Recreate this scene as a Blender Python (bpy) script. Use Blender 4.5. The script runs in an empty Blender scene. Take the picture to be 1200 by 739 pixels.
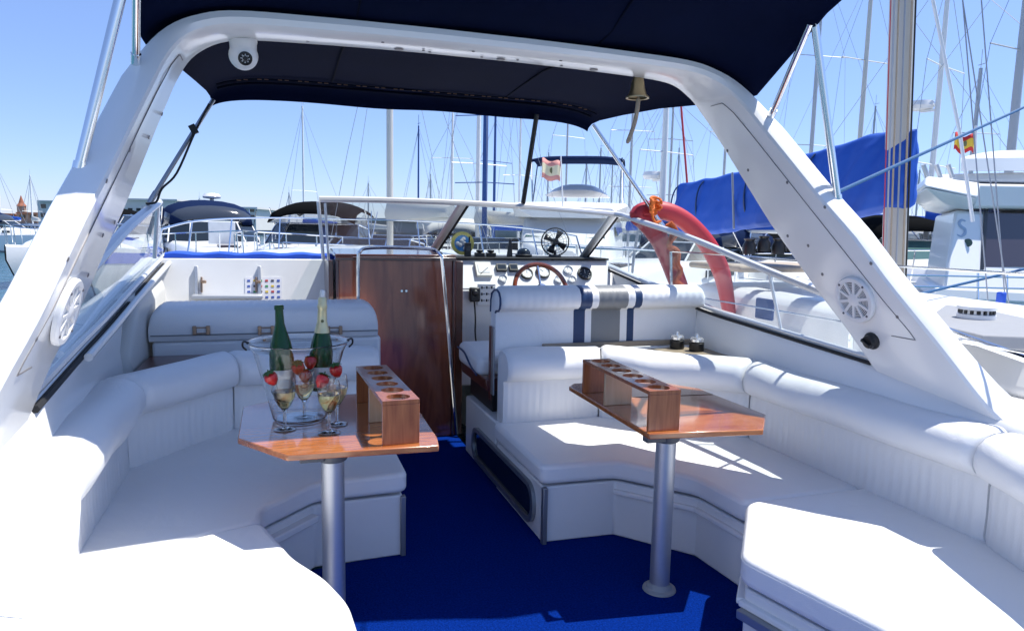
import bpy, math, random
from mathutils import Vector, Matrix
random.seed(11)
scn = bpy.context.scene
COL = scn.collection
R = math.radians
PI = math.pi
CX = 0.83                       # centreline of the boat

# ------------------------------------------------------------------ camera
F = 820.0; H = 1.40; RHO = 0.02
PITCH = math.atan(99.5 / F); YAW = math.atan(277 / math.hypot(F, 99.5))
FW = Vector((math.sin(YAW) * math.cos(PITCH), math.cos(YAW) * math.cos(PITCH), -math.sin(PITCH)))
RT = Vector((math.cos(YAW), -math.sin(YAW), 0))
UP = RT.cross(FW)
def P(px, py, x=None, y=None, z=None, d=None):
    """point seen at a photo pixel, on a plane of known x, y, z or depth"""
    a, b = px - 600, py - 369.5
    u, v = (a + RHO * b) / F, (b - RHO * a) / F
    r = FW + RT * u - UP * v
    if x is not None: t = x / r.x
    elif y is not None: t = y / r.y
    elif z is not None: t = (z - H) / r.z
    else: t = d
    return Vector((r.x * t, r.y * t, H + r.z * t))
cam = bpy.data.cameras.new('camera'); camo = bpy.data.objects.new('camera', cam); COL.objects.link(camo)
cam.sensor_width = 36; cam.lens = 36 * F / 1200; cam.clip_start = 0.05; cam.clip_end = 6000
r_ = (RT + UP * RHO).normalized(); u_ = (UP - RT * RHO).normalized()
m = Matrix.Identity(4)
for i in range(3):
    m[i][0] = r_[i]; m[i][1] = u_[i]; m[i][2] = -FW[i]
m[2][3] = H
camo.matrix_world = m
scn.camera = camo
scn.render.resolution_x = 1024; scn.render.resolution_y = 630

# ------------------------------------------------------------------ light
SUN = Vector((.45, -.012, 1)).normalized()
w = bpy.data.worlds.new('World'); scn.world = w; w.use_nodes = True
nt = w.node_tree; bg = nt.nodes['Background']
sky = nt.nodes.new('ShaderNodeTexSky'); sky.sky_type = 'NISHITA'; sky.sun_disc = False
sky.sun_elevation = math.asin(SUN.z); sky.sun_rotation = math.atan2(SUN.x, SUN.y)
sky.air_density = .9; sky.dust_density = .12; sky.ozone_density = 3.2
_mx = nt.nodes.new('ShaderNodeMix'); _mx.data_type = 'RGBA'; _mx.blend_type = 'MULTIPLY'; _mx.inputs[0].default_value = 1
_mx.inputs[7].default_value = (.93, .97, 1.08, 1)
_tc0 = nt.nodes.new('ShaderNodeTexCoord'); _sp = nt.nodes.new('ShaderNodeSeparateXYZ'); nt.links.new(_tc0.outputs['Generated'], _sp.inputs[0])
_cr = nt.nodes.new('ShaderNodeValToRGB'); _cr.color_ramp.elements[0].position = 0; _cr.color_ramp.elements[0].color = (.53, .57, .82, 1)
_cr.color_ramp.elements[1].position = .42; _cr.color_ramp.elements[1].color = (1.0, .955, 1.03, 1)
nt.links.new(_sp.outputs[2], _cr.inputs[0]); nt.links.new(_cr.outputs[0], _mx.inputs[7])
nt.links.new(sky.outputs[0], _mx.inputs[6]); nt.links.new(_mx.outputs[2], bg.inputs[0]); bg.inputs[1].default_value = .115
sl = bpy.data.lights.new('sun', 'SUN'); so = bpy.data.objects.new('sun', sl); COL.objects.link(so)
sl.energy = 3.8; sl.angle = R(.5); sl.color = (1, .965, .9)
so.rotation_euler = SUN.to_track_quat('Z', 'Y').to_euler(); so.location = (5, -3, 20)
scn.cycles.transparent_max_bounces = 32
scn.view_settings.view_transform = 'Standard'; scn.view_settings.look = 'None'
scn.view_settings.exposure = .90; scn.view_settings.gamma = 1

# ------------------------------------------------------------------ materials
def mat(name, col, rough=.5, metal=0, coat=0, spec=.5, noise=0, nscale=20, bump=0, bscale=60, trans=0, sheen=0, stretch=None):
    m = bpy.data.materials.new(name); m.use_nodes = True
    n = m.node_tree.nodes; l = m.node_tree.links; b = n['Principled BSDF']
    b.inputs['Base Color'].default_value = (*col, 1); b.inputs['Roughness'].default_value = rough
    b.inputs['Metallic'].default_value = metal; b.inputs['Coat Weight'].default_value = coat
    b.inputs['Coat Roughness'].default_value = .06
    b.inputs['Specular IOR Level'].default_value = spec
    if sheen: b.inputs['Sheen Weight'].default_value = sheen
    if noise or bump:
        tc = n.new('ShaderNodeTexCoord'); src = tc.outputs['Object']
        if stretch:
            mp = n.new('ShaderNodeMapping'); mp.inputs['Scale'].default_value = stretch
            l.new(src, mp.inputs[0]); src = mp.outputs[0]
    if noise:
        t = n.new('ShaderNodeTexNoise'); t.inputs['Scale'].default_value = nscale; t.inputs['Detail'].default_value = 5
        l.new(src, t.inputs['Vector'])
        mx = n.new('ShaderNodeMix'); mx.data_type = 'RGBA'; mx.blend_type = 'MIX'
        mx.inputs[6].default_value = (*[c * (1 - noise) for c in col], 1)
        mx.inputs[7].default_value = (*[min(1, c * (1 + noise * .6)) for c in col], 1)
        l.new(t.outputs['Fac'], mx.inputs[0]); l.new(mx.outputs[2], b.inputs['Base Color'])
    if bump:
        t2 = n.new('ShaderNodeTexNoise'); t2.inputs['Scale'].default_value = bscale; t2.inputs['Detail'].default_value = 4
        l.new(src, t2.inputs['Vector'])
        bp = n.new('ShaderNodeBump'); bp.inputs['Strength'].default_value = bump; bp.inputs['Distance'].default_value = .01
        l.new(t2.outputs['Fac'], bp.inputs['Height']); l.new(bp.outputs[0], b.inputs['Normal'])
    return m
def glassmat(name, tint=(.9, .95, .95), ior=1.45, rough=.01, haze=0.0, hc=(.75, .78, .8)):
    """thin sheet: tinted transmission plus a Fresnel reflection and a pale haze, part dust, part painted reflection"""
    m = bpy.data.materials.new(name); m.use_nodes = True
    n = m.node_tree.nodes; l = m.node_tree.links
    n.remove(n['Principled BSDF']); o = n['Material Output']
    tr = n.new('ShaderNodeBsdfTransparent'); tr.inputs[0].default_value = (*tint, 1)
    gl = n.new('ShaderNodeBsdfGlossy'); gl.inputs['Roughness'].default_value = rough
    lw = n.new('ShaderNodeLayerWeight'); lw.inputs['Blend'].default_value = .5
    pw = n.new('ShaderNodeMath'); pw.operation = 'POWER'; pw.inputs[1].default_value = 4.0; l.new(lw.outputs['Facing'], pw.inputs[0])
    fr = n.new('ShaderNodeMath'); fr.operation = 'MULTIPLY_ADD'; fr.inputs[1].default_value = .7; fr.inputs[2].default_value = ((ior - 1) / (ior + 1)) ** 2; l.new(pw.outputs[0], fr.inputs[0])
    mx = n.new('ShaderNodeMixShader'); l.new(fr.outputs[0], mx.inputs[0]); l.new(tr.outputs[0], mx.inputs[1]); l.new(gl.outputs[0], mx.inputs[2])
    out = mx.outputs[0]
    if haze:
        df = n.new('ShaderNodeBsdfDiffuse'); df.inputs[0].default_value = (*hc, 1)
        t = n.new('ShaderNodeTexNoise'); t.inputs['Scale'].default_value = 6
        tc = n.new('ShaderNodeTexCoord'); l.new(tc.outputs['Object'], t.inputs['Vector'])
        ml = n.new('ShaderNodeMath'); ml.operation = 'MULTIPLY'; ml.inputs[1].default_value = haze * 2
        l.new(t.outputs['Fac'], ml.inputs[0])
        m2 = n.new('ShaderNodeMixShader'); l.new(ml.outputs[0], m2.inputs[0]); l.new(out, m2.inputs[1]); l.new(df.outputs[0], m2.inputs[2])
        out = m2.outputs[0]
    l.new(out, o.inputs['Surface'])
    return m
def woodmat(name, c1, c2, scale=(3, 30, 30), rough=.3, coat=.6, rot=0):
    m = bpy.data.materials.new(name); m.use_nodes = True
    n = m.node_tree.nodes; l = m.node_tree.links; b = n['Principled BSDF']
    tc = n.new('ShaderNodeTexCoord'); mp = n.new('ShaderNodeMapping'); mp.inputs['Scale'].default_value = scale
    l.new(tc.outputs['Object'], mp.inputs[0])
    t = n.new('ShaderNodeTexNoise'); t.inputs['Scale'].default_value = 2.2; t.inputs['Detail'].default_value = 8; t.inputs['Distortion'].default_value = .8
    l.new(mp.outputs[0], t.inputs['Vector'])
    cr = n.new('ShaderNodeValToRGB'); cr.color_ramp.elements[0].position = .3; cr.color_ramp.elements[1].position = .72
    cr.color_ramp.elements[0].color = (*c1, 1); cr.color_ramp.elements[1].color = (*c2, 1)
    l.new(t.outputs['Fac'], cr.inputs[0]); l.new(cr.outputs[0], b.inputs['Base Color'])
    b.inputs['Roughness'].default_value = rough; b.inputs['Coat Weight'].default_value = coat; b.inputs['Coat Roughness'].default_value = .08
    return m
VINYL = mat('white_vinyl', (.84, .84, .84), .42, noise=.05, nscale=3, bump=.12, bscale=260)
def wrinkle(m, sc, st, dist):
    n = m.node_tree.nodes; l = m.node_tree.links; b = n['Principled BSDF']; old = b.inputs['Normal'].links[0].from_socket
    tc = n.new('ShaderNodeTexCoord'); t = n.new('ShaderNodeTexNoise'); t.inputs['Scale'].default_value = sc; t.inputs['Detail'].default_value = 3; t.inputs['Distortion'].default_value = .7
    l.new(tc.outputs['Object'], t.inputs['Vector']); bp = n.new('ShaderNodeBump'); bp.inputs['Strength'].default_value = st; bp.inputs['Distance'].default_value = dist
    l.new(t.outputs['Fac'], bp.inputs['Height']); l.new(old, bp.inputs['Normal']); l.new(bp.outputs[0], b.inputs['Normal'])
wrinkle(VINYL, 4.0, .3, .03)
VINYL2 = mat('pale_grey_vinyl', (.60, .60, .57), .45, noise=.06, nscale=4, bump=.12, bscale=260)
GREYV = mat('grey_vinyl', (.19, .20, .21), .45, noise=.06, nscale=6, bump=.1, bscale=260)
NAVYV = mat('navy_vinyl', (.012, .04, .12), .42)
GEL = mat('white_gelcoat', (.84, .84, .83), .22, coat=.3, noise=.03, nscale=2)
GELW = mat('worn_gelcoat', (.80, .80, .79), .32, coat=.1, noise=.08, nscale=5)
PLASW = mat('white_plastic', (.78, .78, .78), .35)
CREAM = mat('cream_plastic', (.72, .70, .62), .4)
SATIN = mat('satin_aluminium', (.74, .75, .76), .36, metal=.4)
CHROME = mat('polished_steel', (.78, .79, .80), .12, metal=1)
ALU = mat('brushed_aluminium', (.55, .57, .60), .48, metal=.85, noise=.06, nscale=12, stretch=(1, 1, 20))
ALUG = mat('grey_anodised_metal', (.34, .36, .38), .4, metal=.8)
NAVY = mat('navy_canvas', (.0016, .0050, .026), .9, spec=.08, noise=.25, nscale=5, bump=.25, bscale=400)
NAVYP = mat('navy_hem', (.002, .004, .014), .9, spec=.08)
BROWNTH = mat('rusty_thread', (.10, .05, .03), .8)
BLACK = mat('black_plastic', (.012, .012, .013), .4)
BLACKR = mat('black_rubber', (.015, .015, .016), .7)
WOOD = woodmat('varnished_teak', (.32, .085, .020), (.54, .20, .06), rough=.2, coat=1)
WOODD = woodmat('varnished_teak_board', (.25, .065, .018), (.42, .14, .045), scale=(30, 30, 3))
WOODP = woodmat('pale_plywood', (.48, .32, .18), (.58, .42, .26), scale=(20, 20, 3))
DOORM = woodmat('dark_varnished_mahogany', (.20, .045, .024), (.40, .12, .052), scale=(8, 8, 1.2), rough=.18, coat=1)
WHEELW = woodmat('wheel_mahogany', (.16, .035, .014), (.28, .07, .025), scale=(10, 10, 10), rough=.2, coat=1)
MAROON = mat('maroon_wood', (.10, .018, .012), .3, coat=.5, noise=.3, nscale=8)
GLASS = glassmat('windscreen_glass', (.84, .90, .90), 1.5, .01, .10)  # pale haze also paints in the milky reflection of dash and foredeck
CLEAR = glassmat('clear_plastic', (.93, .96, .97), 1.33, .015, .03)
CRYST = glassmat('wine_glass', (.975, .985, .985), 1.5, .01, .02)
WINE = glassmat('sparkling_wine', (.97, .86, .58), 1.25, .02, .30, (.80, .62, .30))
DARKGL = mat('dark_glass', (.012, .017, .02), .08, spec=.7)
SMOKE = mat('smoked_window', (.05, .042, .055), .1)
TEALGL = mat('green_window', (.05, .12, .12), .08)
BOTTLE = mat('dark_green_bottle', (.008, .060, .014), .10, spec=.35)
FOIL = mat('gold_foil', (.62, .56, .33), .3, metal=.55, bump=.35, bscale=90)
LABEL = mat('paper_label', (.74, .74, .70), .6)
BERRY = mat('strawberry_red', (.46, .007, .009), .3, coat=.5, bump=.5, bscale=140)
LEAF = mat('berry_leaf', (.03, .10, .02), .6)
PINK = mat('faded_red_buoy', (.44, .028, .042), .5, noise=.18, nscale=4)
ORANGE = mat('orange_rope', (.72, .16, .02), .75, bump=.6, bscale=140)
BRASS = mat('old_brass', (.42, .34, .20), .38, metal=.9, noise=.2, nscale=9)
BRASSL = mat('latch_brass', (.38, .26, .18), .35, metal=.8)
TAN = mat('tan_rope', (.42, .34, .25), .9, bump=.7, bscale=120)
BLUEC = mat('bright_blue_cover', (.004, .080, .46), .62, noise=.15, nscale=3, bump=.3, bscale=12)
BLUES = mat('blue_edging', (.012, .075, .50), .55)
BLUEL = mat('blue_rope', (.008, .085, .22), .7, bump=.5, bscale=120)
PALEMAST = mat('pale_mast_metal', (.60, .58, .52), .45, metal=.25, noise=.1, nscale=3)
WHITEMAST = mat('white_mast_paint', (.74, .75, .74), .4)
GREYMAST = mat('grey_mast_metal', (.42, .44, .46), .45, metal=.3)
BLUEMAST = mat('blue_sail_sleeve', (.02, .07, .24), .7)
WIRE = mat('steel_wire', (.32, .34, .37), .45, metal=.4)
REDL = mat('red_rope', (.50, .05, .06), .7)
BOATW = mat('boat_white', (.80, .80, .79), .3, coat=.2)
BOATG = mat('boat_grey_deck', (.27, .28, .30), .7, noise=.08, nscale=30)
BOATB = mat('boat_blue_hull', (.03, .06, .16), .25, coat=.4)
TEAK = mat('weathered_teak_deck', (.40, .33, .25), .7, noise=.2, nscale=10)
BIMN = mat('boat_navy_canvas', (.010, .020, .060), .95, spec=.02)
BIMB = mat('boat_black_canvas', (.006, .0065, .007), .95, spec=.02)
BIMG = mat('boat_green_canvas', (.015, .035, .03), .8)
BIMW = mat('boat_cream_canvas', (.62, .60, .55), .8)
FRED = mat('flag_red', (.55, .03, .03), .8); FYEL = mat('flag_yellow', (.75, .50, .05), .8)
FREDP = mat('faded_flag_red', (.62, .28, .25), .8); FYELP = mat('faded_flag_yellow', (.72, .66, .45), .8)
CREST = mat('flag_crest', (.16, .16, .07), .8)
EMBL = mat('blue_grey_emblem', (.36, .46, .60), .5)
STUC = mat('white_stucco', (.62, .61, .57), .8, noise=.06, nscale=.5)
ROOF = mat('terracotta_roof', (.32, .12, .07), .85, noise=.15, nscale=2)
BRICK = mat('tan_stone', (.34, .24, .18), .85, noise=.15, nscale=1)
CONC = mat('quay_concrete', (.36, .35, .33), .85, noise=.15, nscale=.3)
GREENV = mat('tree_green', (.05, .075, .03), .9, noise=.3, nscale=2)
def refr(name, col, ior, rough=0.0):
    m = bpy.data.materials.new(name); m.use_nodes = True; b = m.node_tree.nodes['Principled BSDF']
    b.inputs['Base Color'].default_value = (*col, 1); b.inputs['Transmission Weight'].default_value = 1; b.inputs['IOR'].default_value = ior; b.inputs['Roughness'].default_value = rough
    return m
CRYST = refr('wine_glass_solid', (.98, .99, .99), 1.46); WINE = refr('sparkling_wine_liquid', (.95, .80, .46), 1.34); CLEAR = refr('clear_acrylic', (.96, .98, .985), 1.40, .02)
# carpet
CARPET = mat('blue_carpet', (.0017, .024, .215), 1.0, spec=.02, noise=.8, nscale=120, bump=.8, bscale=170)
# water
WATER = mat('harbour_water', (.035, .12, .16), .09, spec=.5, noise=.25, nscale=.15)
_n = WATER.node_tree.nodes; _l = WATER.node_tree.links
_t = _n.new('ShaderNodeTexNoise'); _t.inputs['Scale'].default_value = 1.6; _t.inputs['Detail'].default_value = 6
_tc = _n.new('ShaderNodeTexCoord'); _l.new(_tc.outputs['Object'], _t.inputs['Vector'])
_b = _n.new('ShaderNodeBump'); _b.inputs['Strength'].default_value = .55; _b.inputs['Distance'].default_value = .25
_l.new(_t.outputs['Fac'], _b.inputs['Height']); _l.new(_b.outputs[0], _n['Principled BSDF'].inputs['Normal'])

# ------------------------------------------------------------------ mesh builder
class MB:
    def __init__(s): s.v = []; s.f = []; s.m = []
    def add(s, vs, fs, mi=0):
        o = len(s.v); s.v += [Vector(p) for p in vs]
        for f in fs: s.f.append([i + o for i in f]); s.m.append(mi)
        return s
    def box(s, c, d, mi=0, rot=None):
        c = Vector(c); h = Vector(d) / 2
        vs = [Vector((sx * h.x, sy * h.y, sz * h.z)) for sx in (-1, 1) for sy in (-1, 1) for sz in (-1, 1)]
        if rot is not None: vs = [rot @ v for v in vs]
        return s.add([c + v for v in vs], [(0, 1, 3, 2), (4, 6, 7, 5), (0, 4, 5, 1), (2, 3, 7, 6), (0, 2, 6, 4), (1, 5, 7, 3)], mi)
    def hexa(s, b, t, mi=0):
        """bottom quad b, top quad t"""
        return s.add(list(b) + list(t), [(3, 2, 1, 0), (4, 5, 6, 7)] + [(i, (i + 1) % 4, 4 + (i + 1) % 4, 4 + i) for i in range(4)], mi)
    def prism(s, poly, z0, z1, mi=0, top=None):
        n = len(poly); top = top or poly
        a = sum(poly[i][0] * poly[(i + 1) % n][1] - poly[(i + 1) % n][0] * poly[i][1] for i in range(n))
        if a < 0: poly = poly[::-1]; top = top[::-1]
        vs = [(p[0], p[1], z0) for p in poly] + [(p[0], p[1], z1) for p in top]
        return s.add(vs, [list(range(n))[::-1], list(range(n, 2 * n))] + [(i, (i + 1) % n, n + (i + 1) % n, n + i) for i in range(n)], mi)
    def grid(s, rows, mi=0, closed=False, caps=False, mifn=None):
        o = len(s.v); n = len(rows[0])
        for r in rows: s.v += [Vector(p) for p in r]
        for i in range(len(rows) - 1):
            for j in range(n if closed else n - 1):
                k = (j + 1) % n
                s.f.append([o + i * n + j, o + i * n + k, o + (i + 1) * n + k, o + (i + 1) * n + j])
                s.m.append(mifn(i, j) if mifn else mi)
        if caps:
            s.f.append([o + j for j in range(n)][::-1]); s.m.append(mifn(0, 0) if mifn else mi)
            q = o + (len(rows) - 1) * n
            s.f.append([q + j for j in range(n)]); s.m.append(mifn(len(rows) - 2, 0) if mifn else mi)
        return s
    def tube(s, path, r, seg=8, mi=0, closed=False, flat=None):
        pts = [Vector(p) for p in path]; n = len(pts); rows = []
        rr = r if isinstance(r, (list, tuple)) else [r] * n
        prev = None
        for i, p in enumerate(pts):
            if closed: t = pts[(i + 1) % n] - pts[i - 1]
            else: t = pts[min(i + 1, n - 1)] - pts[max(i - 1, 0)]
            t.normalize()
            if prev is None:
                a = Vector((0, 0, 1)) if abs(t.z) < .9 else Vector((1, 0, 0))
                x = t.cross(a).normalized()
            else:
                x = (prev - t * prev.dot(t)).normalized()
            prev = x; y = t.cross(x)
            k = flat or 1
            rows.append([p + (x * math.cos(2 * PI * j / seg) + y * k * math.sin(2 * PI * j / seg)) * rr[i] for j in range(seg)])
        if closed: rows.append(rows[0]); return s.grid(rows, mi, True)
        return s.grid(rows, mi, True, True)
    def lathe(s, prof, o=(0, 0, 0), seg=24, mi=0, axis=None, mifn=None):
        """profile of (radius, height)"""
        o = Vector(o); ax = Vector(axis or (0, 0, 1)).normalized()
        a = Vector((1, 0, 0)) if abs(ax.x) < .9 else Vector((0, 1, 0))
        x = (a - ax * a.dot(ax)).normalized(); y = ax.cross(x)
        rows = [[o + ax * h + (x * math.cos(2 * PI * j / seg) + y * math.sin(2 * PI * j / seg)) * max(r, 1e-4) for j in range(seg)] for r, h in prof]
        return s.grid(rows, mi, True, False, mifn)
    def build(s, name, mats, parent=None, bevel=0, seg=2, smooth=35, base=None, solid=0, sub=0):
        me = bpy.data.meshes.new(name)
        off = Vector(base) if base is not None else Vector((0, 0, 0))
        me.from_pydata([v - off for v in s.v], [], s.f)
        if not isinstance(mats, (list, tuple)): mats = [mats]
        for q in mats: me.materials.append(q)
        me.polygons.foreach_set('material_index', s.m)
        me.update()
        if smooth:
            me.polygons.foreach_set('use_smooth', [True] * len(me.polygons))
            me.set_sharp_from_angle(angle=R(smooth))
        o = bpy.data.objects.new(name, me); COL.objects.link(o); o.location = off
        if parent is not None:
            o.parent = parent; o.matrix_parent_inverse = Matrix.Translation(-root_loc(parent))
        if solid:
            md = o.modifiers.new('solid', 'SOLIDIFY'); md.thickness = solid; md.offset = 0
        if bevel:
            md = o.modifiers.new('bevel', 'BEVEL'); md.width = bevel; md.segments = seg; md.limit_method = 'ANGLE'; md.angle_limit = R(40)
        if sub:
            md = o.modifiers.new('sub', 'SUBSURF'); md.levels = sub; md.render_levels = sub
        return o
def root_loc(o): return Vector(o.location) if o.type == 'EMPTY' else Vector((0, 0, 0))
def tag(o, label=None, cat=None, group=None, kind=None):
    if label: o['label'] = label
    if cat: o['category'] = cat
    if group: o['group'] = group
    if kind: o['kind'] = kind
    return o
def thing(name, label, cat, loc=(0, 0, 0), group=None, rz=0):
    o = bpy.data.objects.new(name, None); COL.objects.link(o); o.location = loc; o.rotation_euler = (0, 0, rz)
    o.empty_display_size = .1
    return tag(o, label, cat, group)
def copy_tree(o, parent=None):
    c = o.copy(); COL.objects.link(c)
    if parent is not None: c.parent = parent; c.matrix_parent_inverse = o.matrix_parent_inverse.copy()
    for ch in list(o.children): copy_tree(ch, c)
    return c
def lerp(a, b, t): return a + (b - a) * t
def interp(tab, x):
    if x <= tab[0][0]: return tab[0][1]
    for (a, va), (b, vb) in zip(tab, tab[1:]):
        if x <= b: return lerp(va, vb, (x - a) / (b - a))
    return tab[-1][1]
def smoothpath(pts, n=6):
    """Catmull-Rom through the points"""
    pts = [Vector(p) for p in pts]; out = []
    for i in range(len(pts) - 1):
        p0 = pts[max(i - 1, 0)]; p1 = pts[i]; p2 = pts[i + 1]; p3 = pts[min(i + 2, len(pts) - 1)]
        for k in range(n):
            t = k / n
            out.append(.5 * ((2 * p1) + (p2 - p0) * t + (2 * p0 - 5 * p1 + 4 * p2 - p3) * t * t + (3 * p1 - p0 - 3 * p2 + p3) * t ** 3))
    out.append(pts[-1]); return out

WL = -.55      # water level
# ================================================================== water
wm = MB(); wm.box((0, 1500, WL - .5), (6000, 6000, 1.0))
tag(wm.build('water', WATER, smooth=0), kind='structure')

# ================================================================== our motorboat
boat = thing('motorboat', 'open white motorboat the photograph is taken from, with radar arch, windscreen and blue carpeted cockpit', 'motorboat', (CX, 2, 0))
# carpet
fm = MB(); fm.prism([(.12, .3), (1.54, .3), (1.60, 1.6), (1.80, 2.2), (1.60, 2.85), (1.14, 2.86), (1.14, 4.62), (.46, 4.62), (.46, 2.9), (-.12, 2.8), (-.16, 2.4), (.10, 1.6)], -.05, 0)
fm.build('carpet', CARPET, boat, smooth=0)
# hull side, coaming and side deck, one loft per side
coam = [(.2, 1.42, .76), (.9, 1.46, .77), (1.64, 1.503, .785), (2.3, 1.49, .90), (3.0, 1.54, .932), (3.6, 1.575, .966), (4.4, 1.575, 1.07), (5.22, 1.575, 1.178)]
for s in (1, -1):
    mbs = MB(); rows = []
    for y, dx, z in coam:
        od = 1.86 if y < 4 else 1.86 - (y - 4) * .08
        rows.append([(CX + s * a, y, b) for a, b in ((dx - .05, .3), (dx - .035, .62), (dx - .004, z - .03), (dx + .012, z - .006), (dx + .03, z), (dx + .12, z - .01), (od - .06, z - .06), (od, z - .10), (od + .02, z - .16), (od - .03, .2), (od - .25, WL - .2))])
    mbs.grid(rows); mbs.build('side_deck', GEL, boat, smooth=40)
# foredeck and bow
rows = []
for y in [5.22, 5.6, 6.1, 6.7, 7.3, 7.9, 8.5, 9.0, 9.4, 9.65]:
    t = (y - 5.22) / 4.43; hw = 1.74 * (1 - t ** 2.3) + .02
    ze = 1.08 - .10 * t; zc = 1.185 + .06 * math.sin(min(1, t * 2.2) * PI / 2) - .14 * t * t
    row = []
    for k in range(-8, 9):
        a = k / 8; row.append((CX + hw * a, y, ze + (zc - ze) * (1 - abs(a) ** 2.6)))
    row = [(CX - hw * .5, y - .5 * t, WL - .2), (CX - hw - .01, y, .6)] + row + [(CX + hw + .01, y, .6), (CX + hw * .5, y - .5 * t, WL - .2)]
    rows.append(row)
dm = MB(); dm.grid(rows); dm.build('foredeck', GEL, boat, smooth=50)
# blue padded edging along the forward bulkhead top
em = MB(); rows = []
for k in range(23):
    x = lerp(-.70, .50, k / 22)
    zz = 1.176 + .006 * math.sin(k * 1.3)
    rows.append([(x, 5.024, zz), (x, 5.03, zz + .028), (x, 5.09, zz + .036 + .004 * math.sin(k * 2.1)), (x, 5.3, zz + .035), (x, 5.3, zz)])
em.grid(rows, 0, False, False); em.build('blue_edging', BLUES, boat, smooth=60)
# forward bulkhead
bm_ = MB(); bm_.hexa([(-.74, 4.80, .4), (.44, 4.80, .4), (.44, 5.2, .4), (-.74, 5.2, .4)], [(-.74, 5.02, 1.178), (.44, 5.02, 1.178), (.44, 5.2, 1.178), (-.74, 5.2, 1.178)])
WY = lambda z: 5.02 - (1.178 - z) * .2828
bulk = bm_.build('bulkhead', GELW, boat, bevel=.008)
# folding step on the bulkhead
RB = Matrix.Rotation(R(-15.8), 3, 'X')
for px in (230, 304):
    a = P(px, 316, y=4.985); z = a.z - .07; sm = MB(); sm.box((a.x, WY(z) - .012, z), (.022, .024, .19), 0, RB); sm.build('step_arm', ALU, bulk, bevel=.003)
a0 = P(226, 347, y=4.90); a1 = P(308, 347, y=4.90); sm = MB()
sm.box(((a0.x + a1.x) / 2, WY(a0.z) - .075, a0.z), (a1.x - a0.x, .15, .022))
sm.build('folding_step', ALU, bulk, bevel=.003)
for px in (236, 300):
    a = P(px, 330, y=4.95); sm = MB(); sm.box((a.x, WY(a.z - .02) - .012, a.z - .02), (.012, .02, .10), 0, RB)
    sm.tube([(a.x, WY(a.z) - .03, a.z), (a.x + .03, WY(a.z) - .034, a.z)], .010, 8)
    sm.build('step_hinge', BRASSL, bulk, bevel=.002)
# sheet of little coloured signal flags
cm = MB(); c0 = P(287, 325, y=4.97); c1 = P(331, 352, y=4.97)
cw = c1.x - c0.x; ch = c0.z - c1.z + .06; cz0 = c0.z - ch / 2
cm.box(((c0.x + c1.x) / 2, WY(cz0) - .003, cz0), (cw, .003, ch / math.cos(R(15.8))), 0, RB)
for i in range(6):
    for j in range(6):
        k = (i * 7 + j * 5 + i * j) % 5 + 1; z = c0.z - .022 - j * .036
        cm.box((c0.x + cw * (.1 + .16 * i), WY(z) - .006, z), (.018, .002, .013), k, RB)
cm.build('signal_flag_chart', [mat('chart_paper', (.74, .74, .78), .5), mat('chart_blue', (.05, .1, .4), .6), mat('chart_red', (.5, .05, .05), .6), mat('chart_yellow', (.7, .5, .05), .6), mat('chart_dark', (.05, .05, .08), .6), mat('chart_green', (.05, .3, .1), .6)], bulk, smooth=0)
# companionway door
dmm = MB()
dmm.box((.73, 4.56, .60), (.74, .04, 1.20))
door = dmm.build('companionway_door', DOORM, boat, bevel=.006)
fmn = MB()
fmn.box((.73, 4.552, 1.203), (.78, .06, .022))
fmn.box((.352, 4.548, .6), (.018, .05, 1.19)); fmn.box((1.108, 4.548, .6), (.018, .05, 1.19))
fmn.build('door_frame', mat('frame_mahogany', (.09, .03, .02), .18, coat=1, noise=.2, nscale=5), door, bevel=.004)
hm = MB()
hm.hexa([(.34, 4.53, 1.215), (1.12, 4.53, 1.215), (1.12, 5.24, 1.215), (.34, 5.24, 1.215)], [(.34, 4.53, 1.232), (1.12, 4.53, 1.232), (1.10, 5.24, 1.246), (.36, 5.24, 1.246)])
hm.build('sliding_hatch', mat('hatch_mahogany', (.13, .045, .03), .12, coat=1, noise=.2, nscale=6), boat, bevel=.006)
SIDEM = mat('side_mahogany', (.10, .035, .02), .25, coat=.6, noise=.3, nscale=5)
for c_, d_ in (((1.145, 4.86, .60), (.05, .66, 1.18)), ((.315, 4.80, .60), (.03, .50, 1.18))):
    sm = MB(); sm.box(c_, d_); sm.build('door_side_panel', SIDEM, boat, bevel=.004)
sm = MB(); sm.lathe([(0, .006), (.008, .006), (.01, 0)], (.76, 4.538, .995), 8, axis=(0, -1, 0)); sm.lathe([(0, .006), (.008, .006), (.01, 0)], (.79, 4.538, .995), 8, axis=(0, -1, 0))
sm.build('door_latch', CHROME, door)
# door hand rail
hr = [P(q[0], q[1], y=4.40) for q in ((420, 420), (420, 360), (420, 303), (422, 295), (428, 291), (450, 290), (480, 290.5), (500, 291.5), (509, 293), (515, 298), (518, 306), (522, 350), (527, 410), (532, 470), (535, 508))]
hm = MB(); hm.tube(smoothpath(hr, 4), .011, 10)
hm.build('hand_rail', CHROME, boat)

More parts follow.
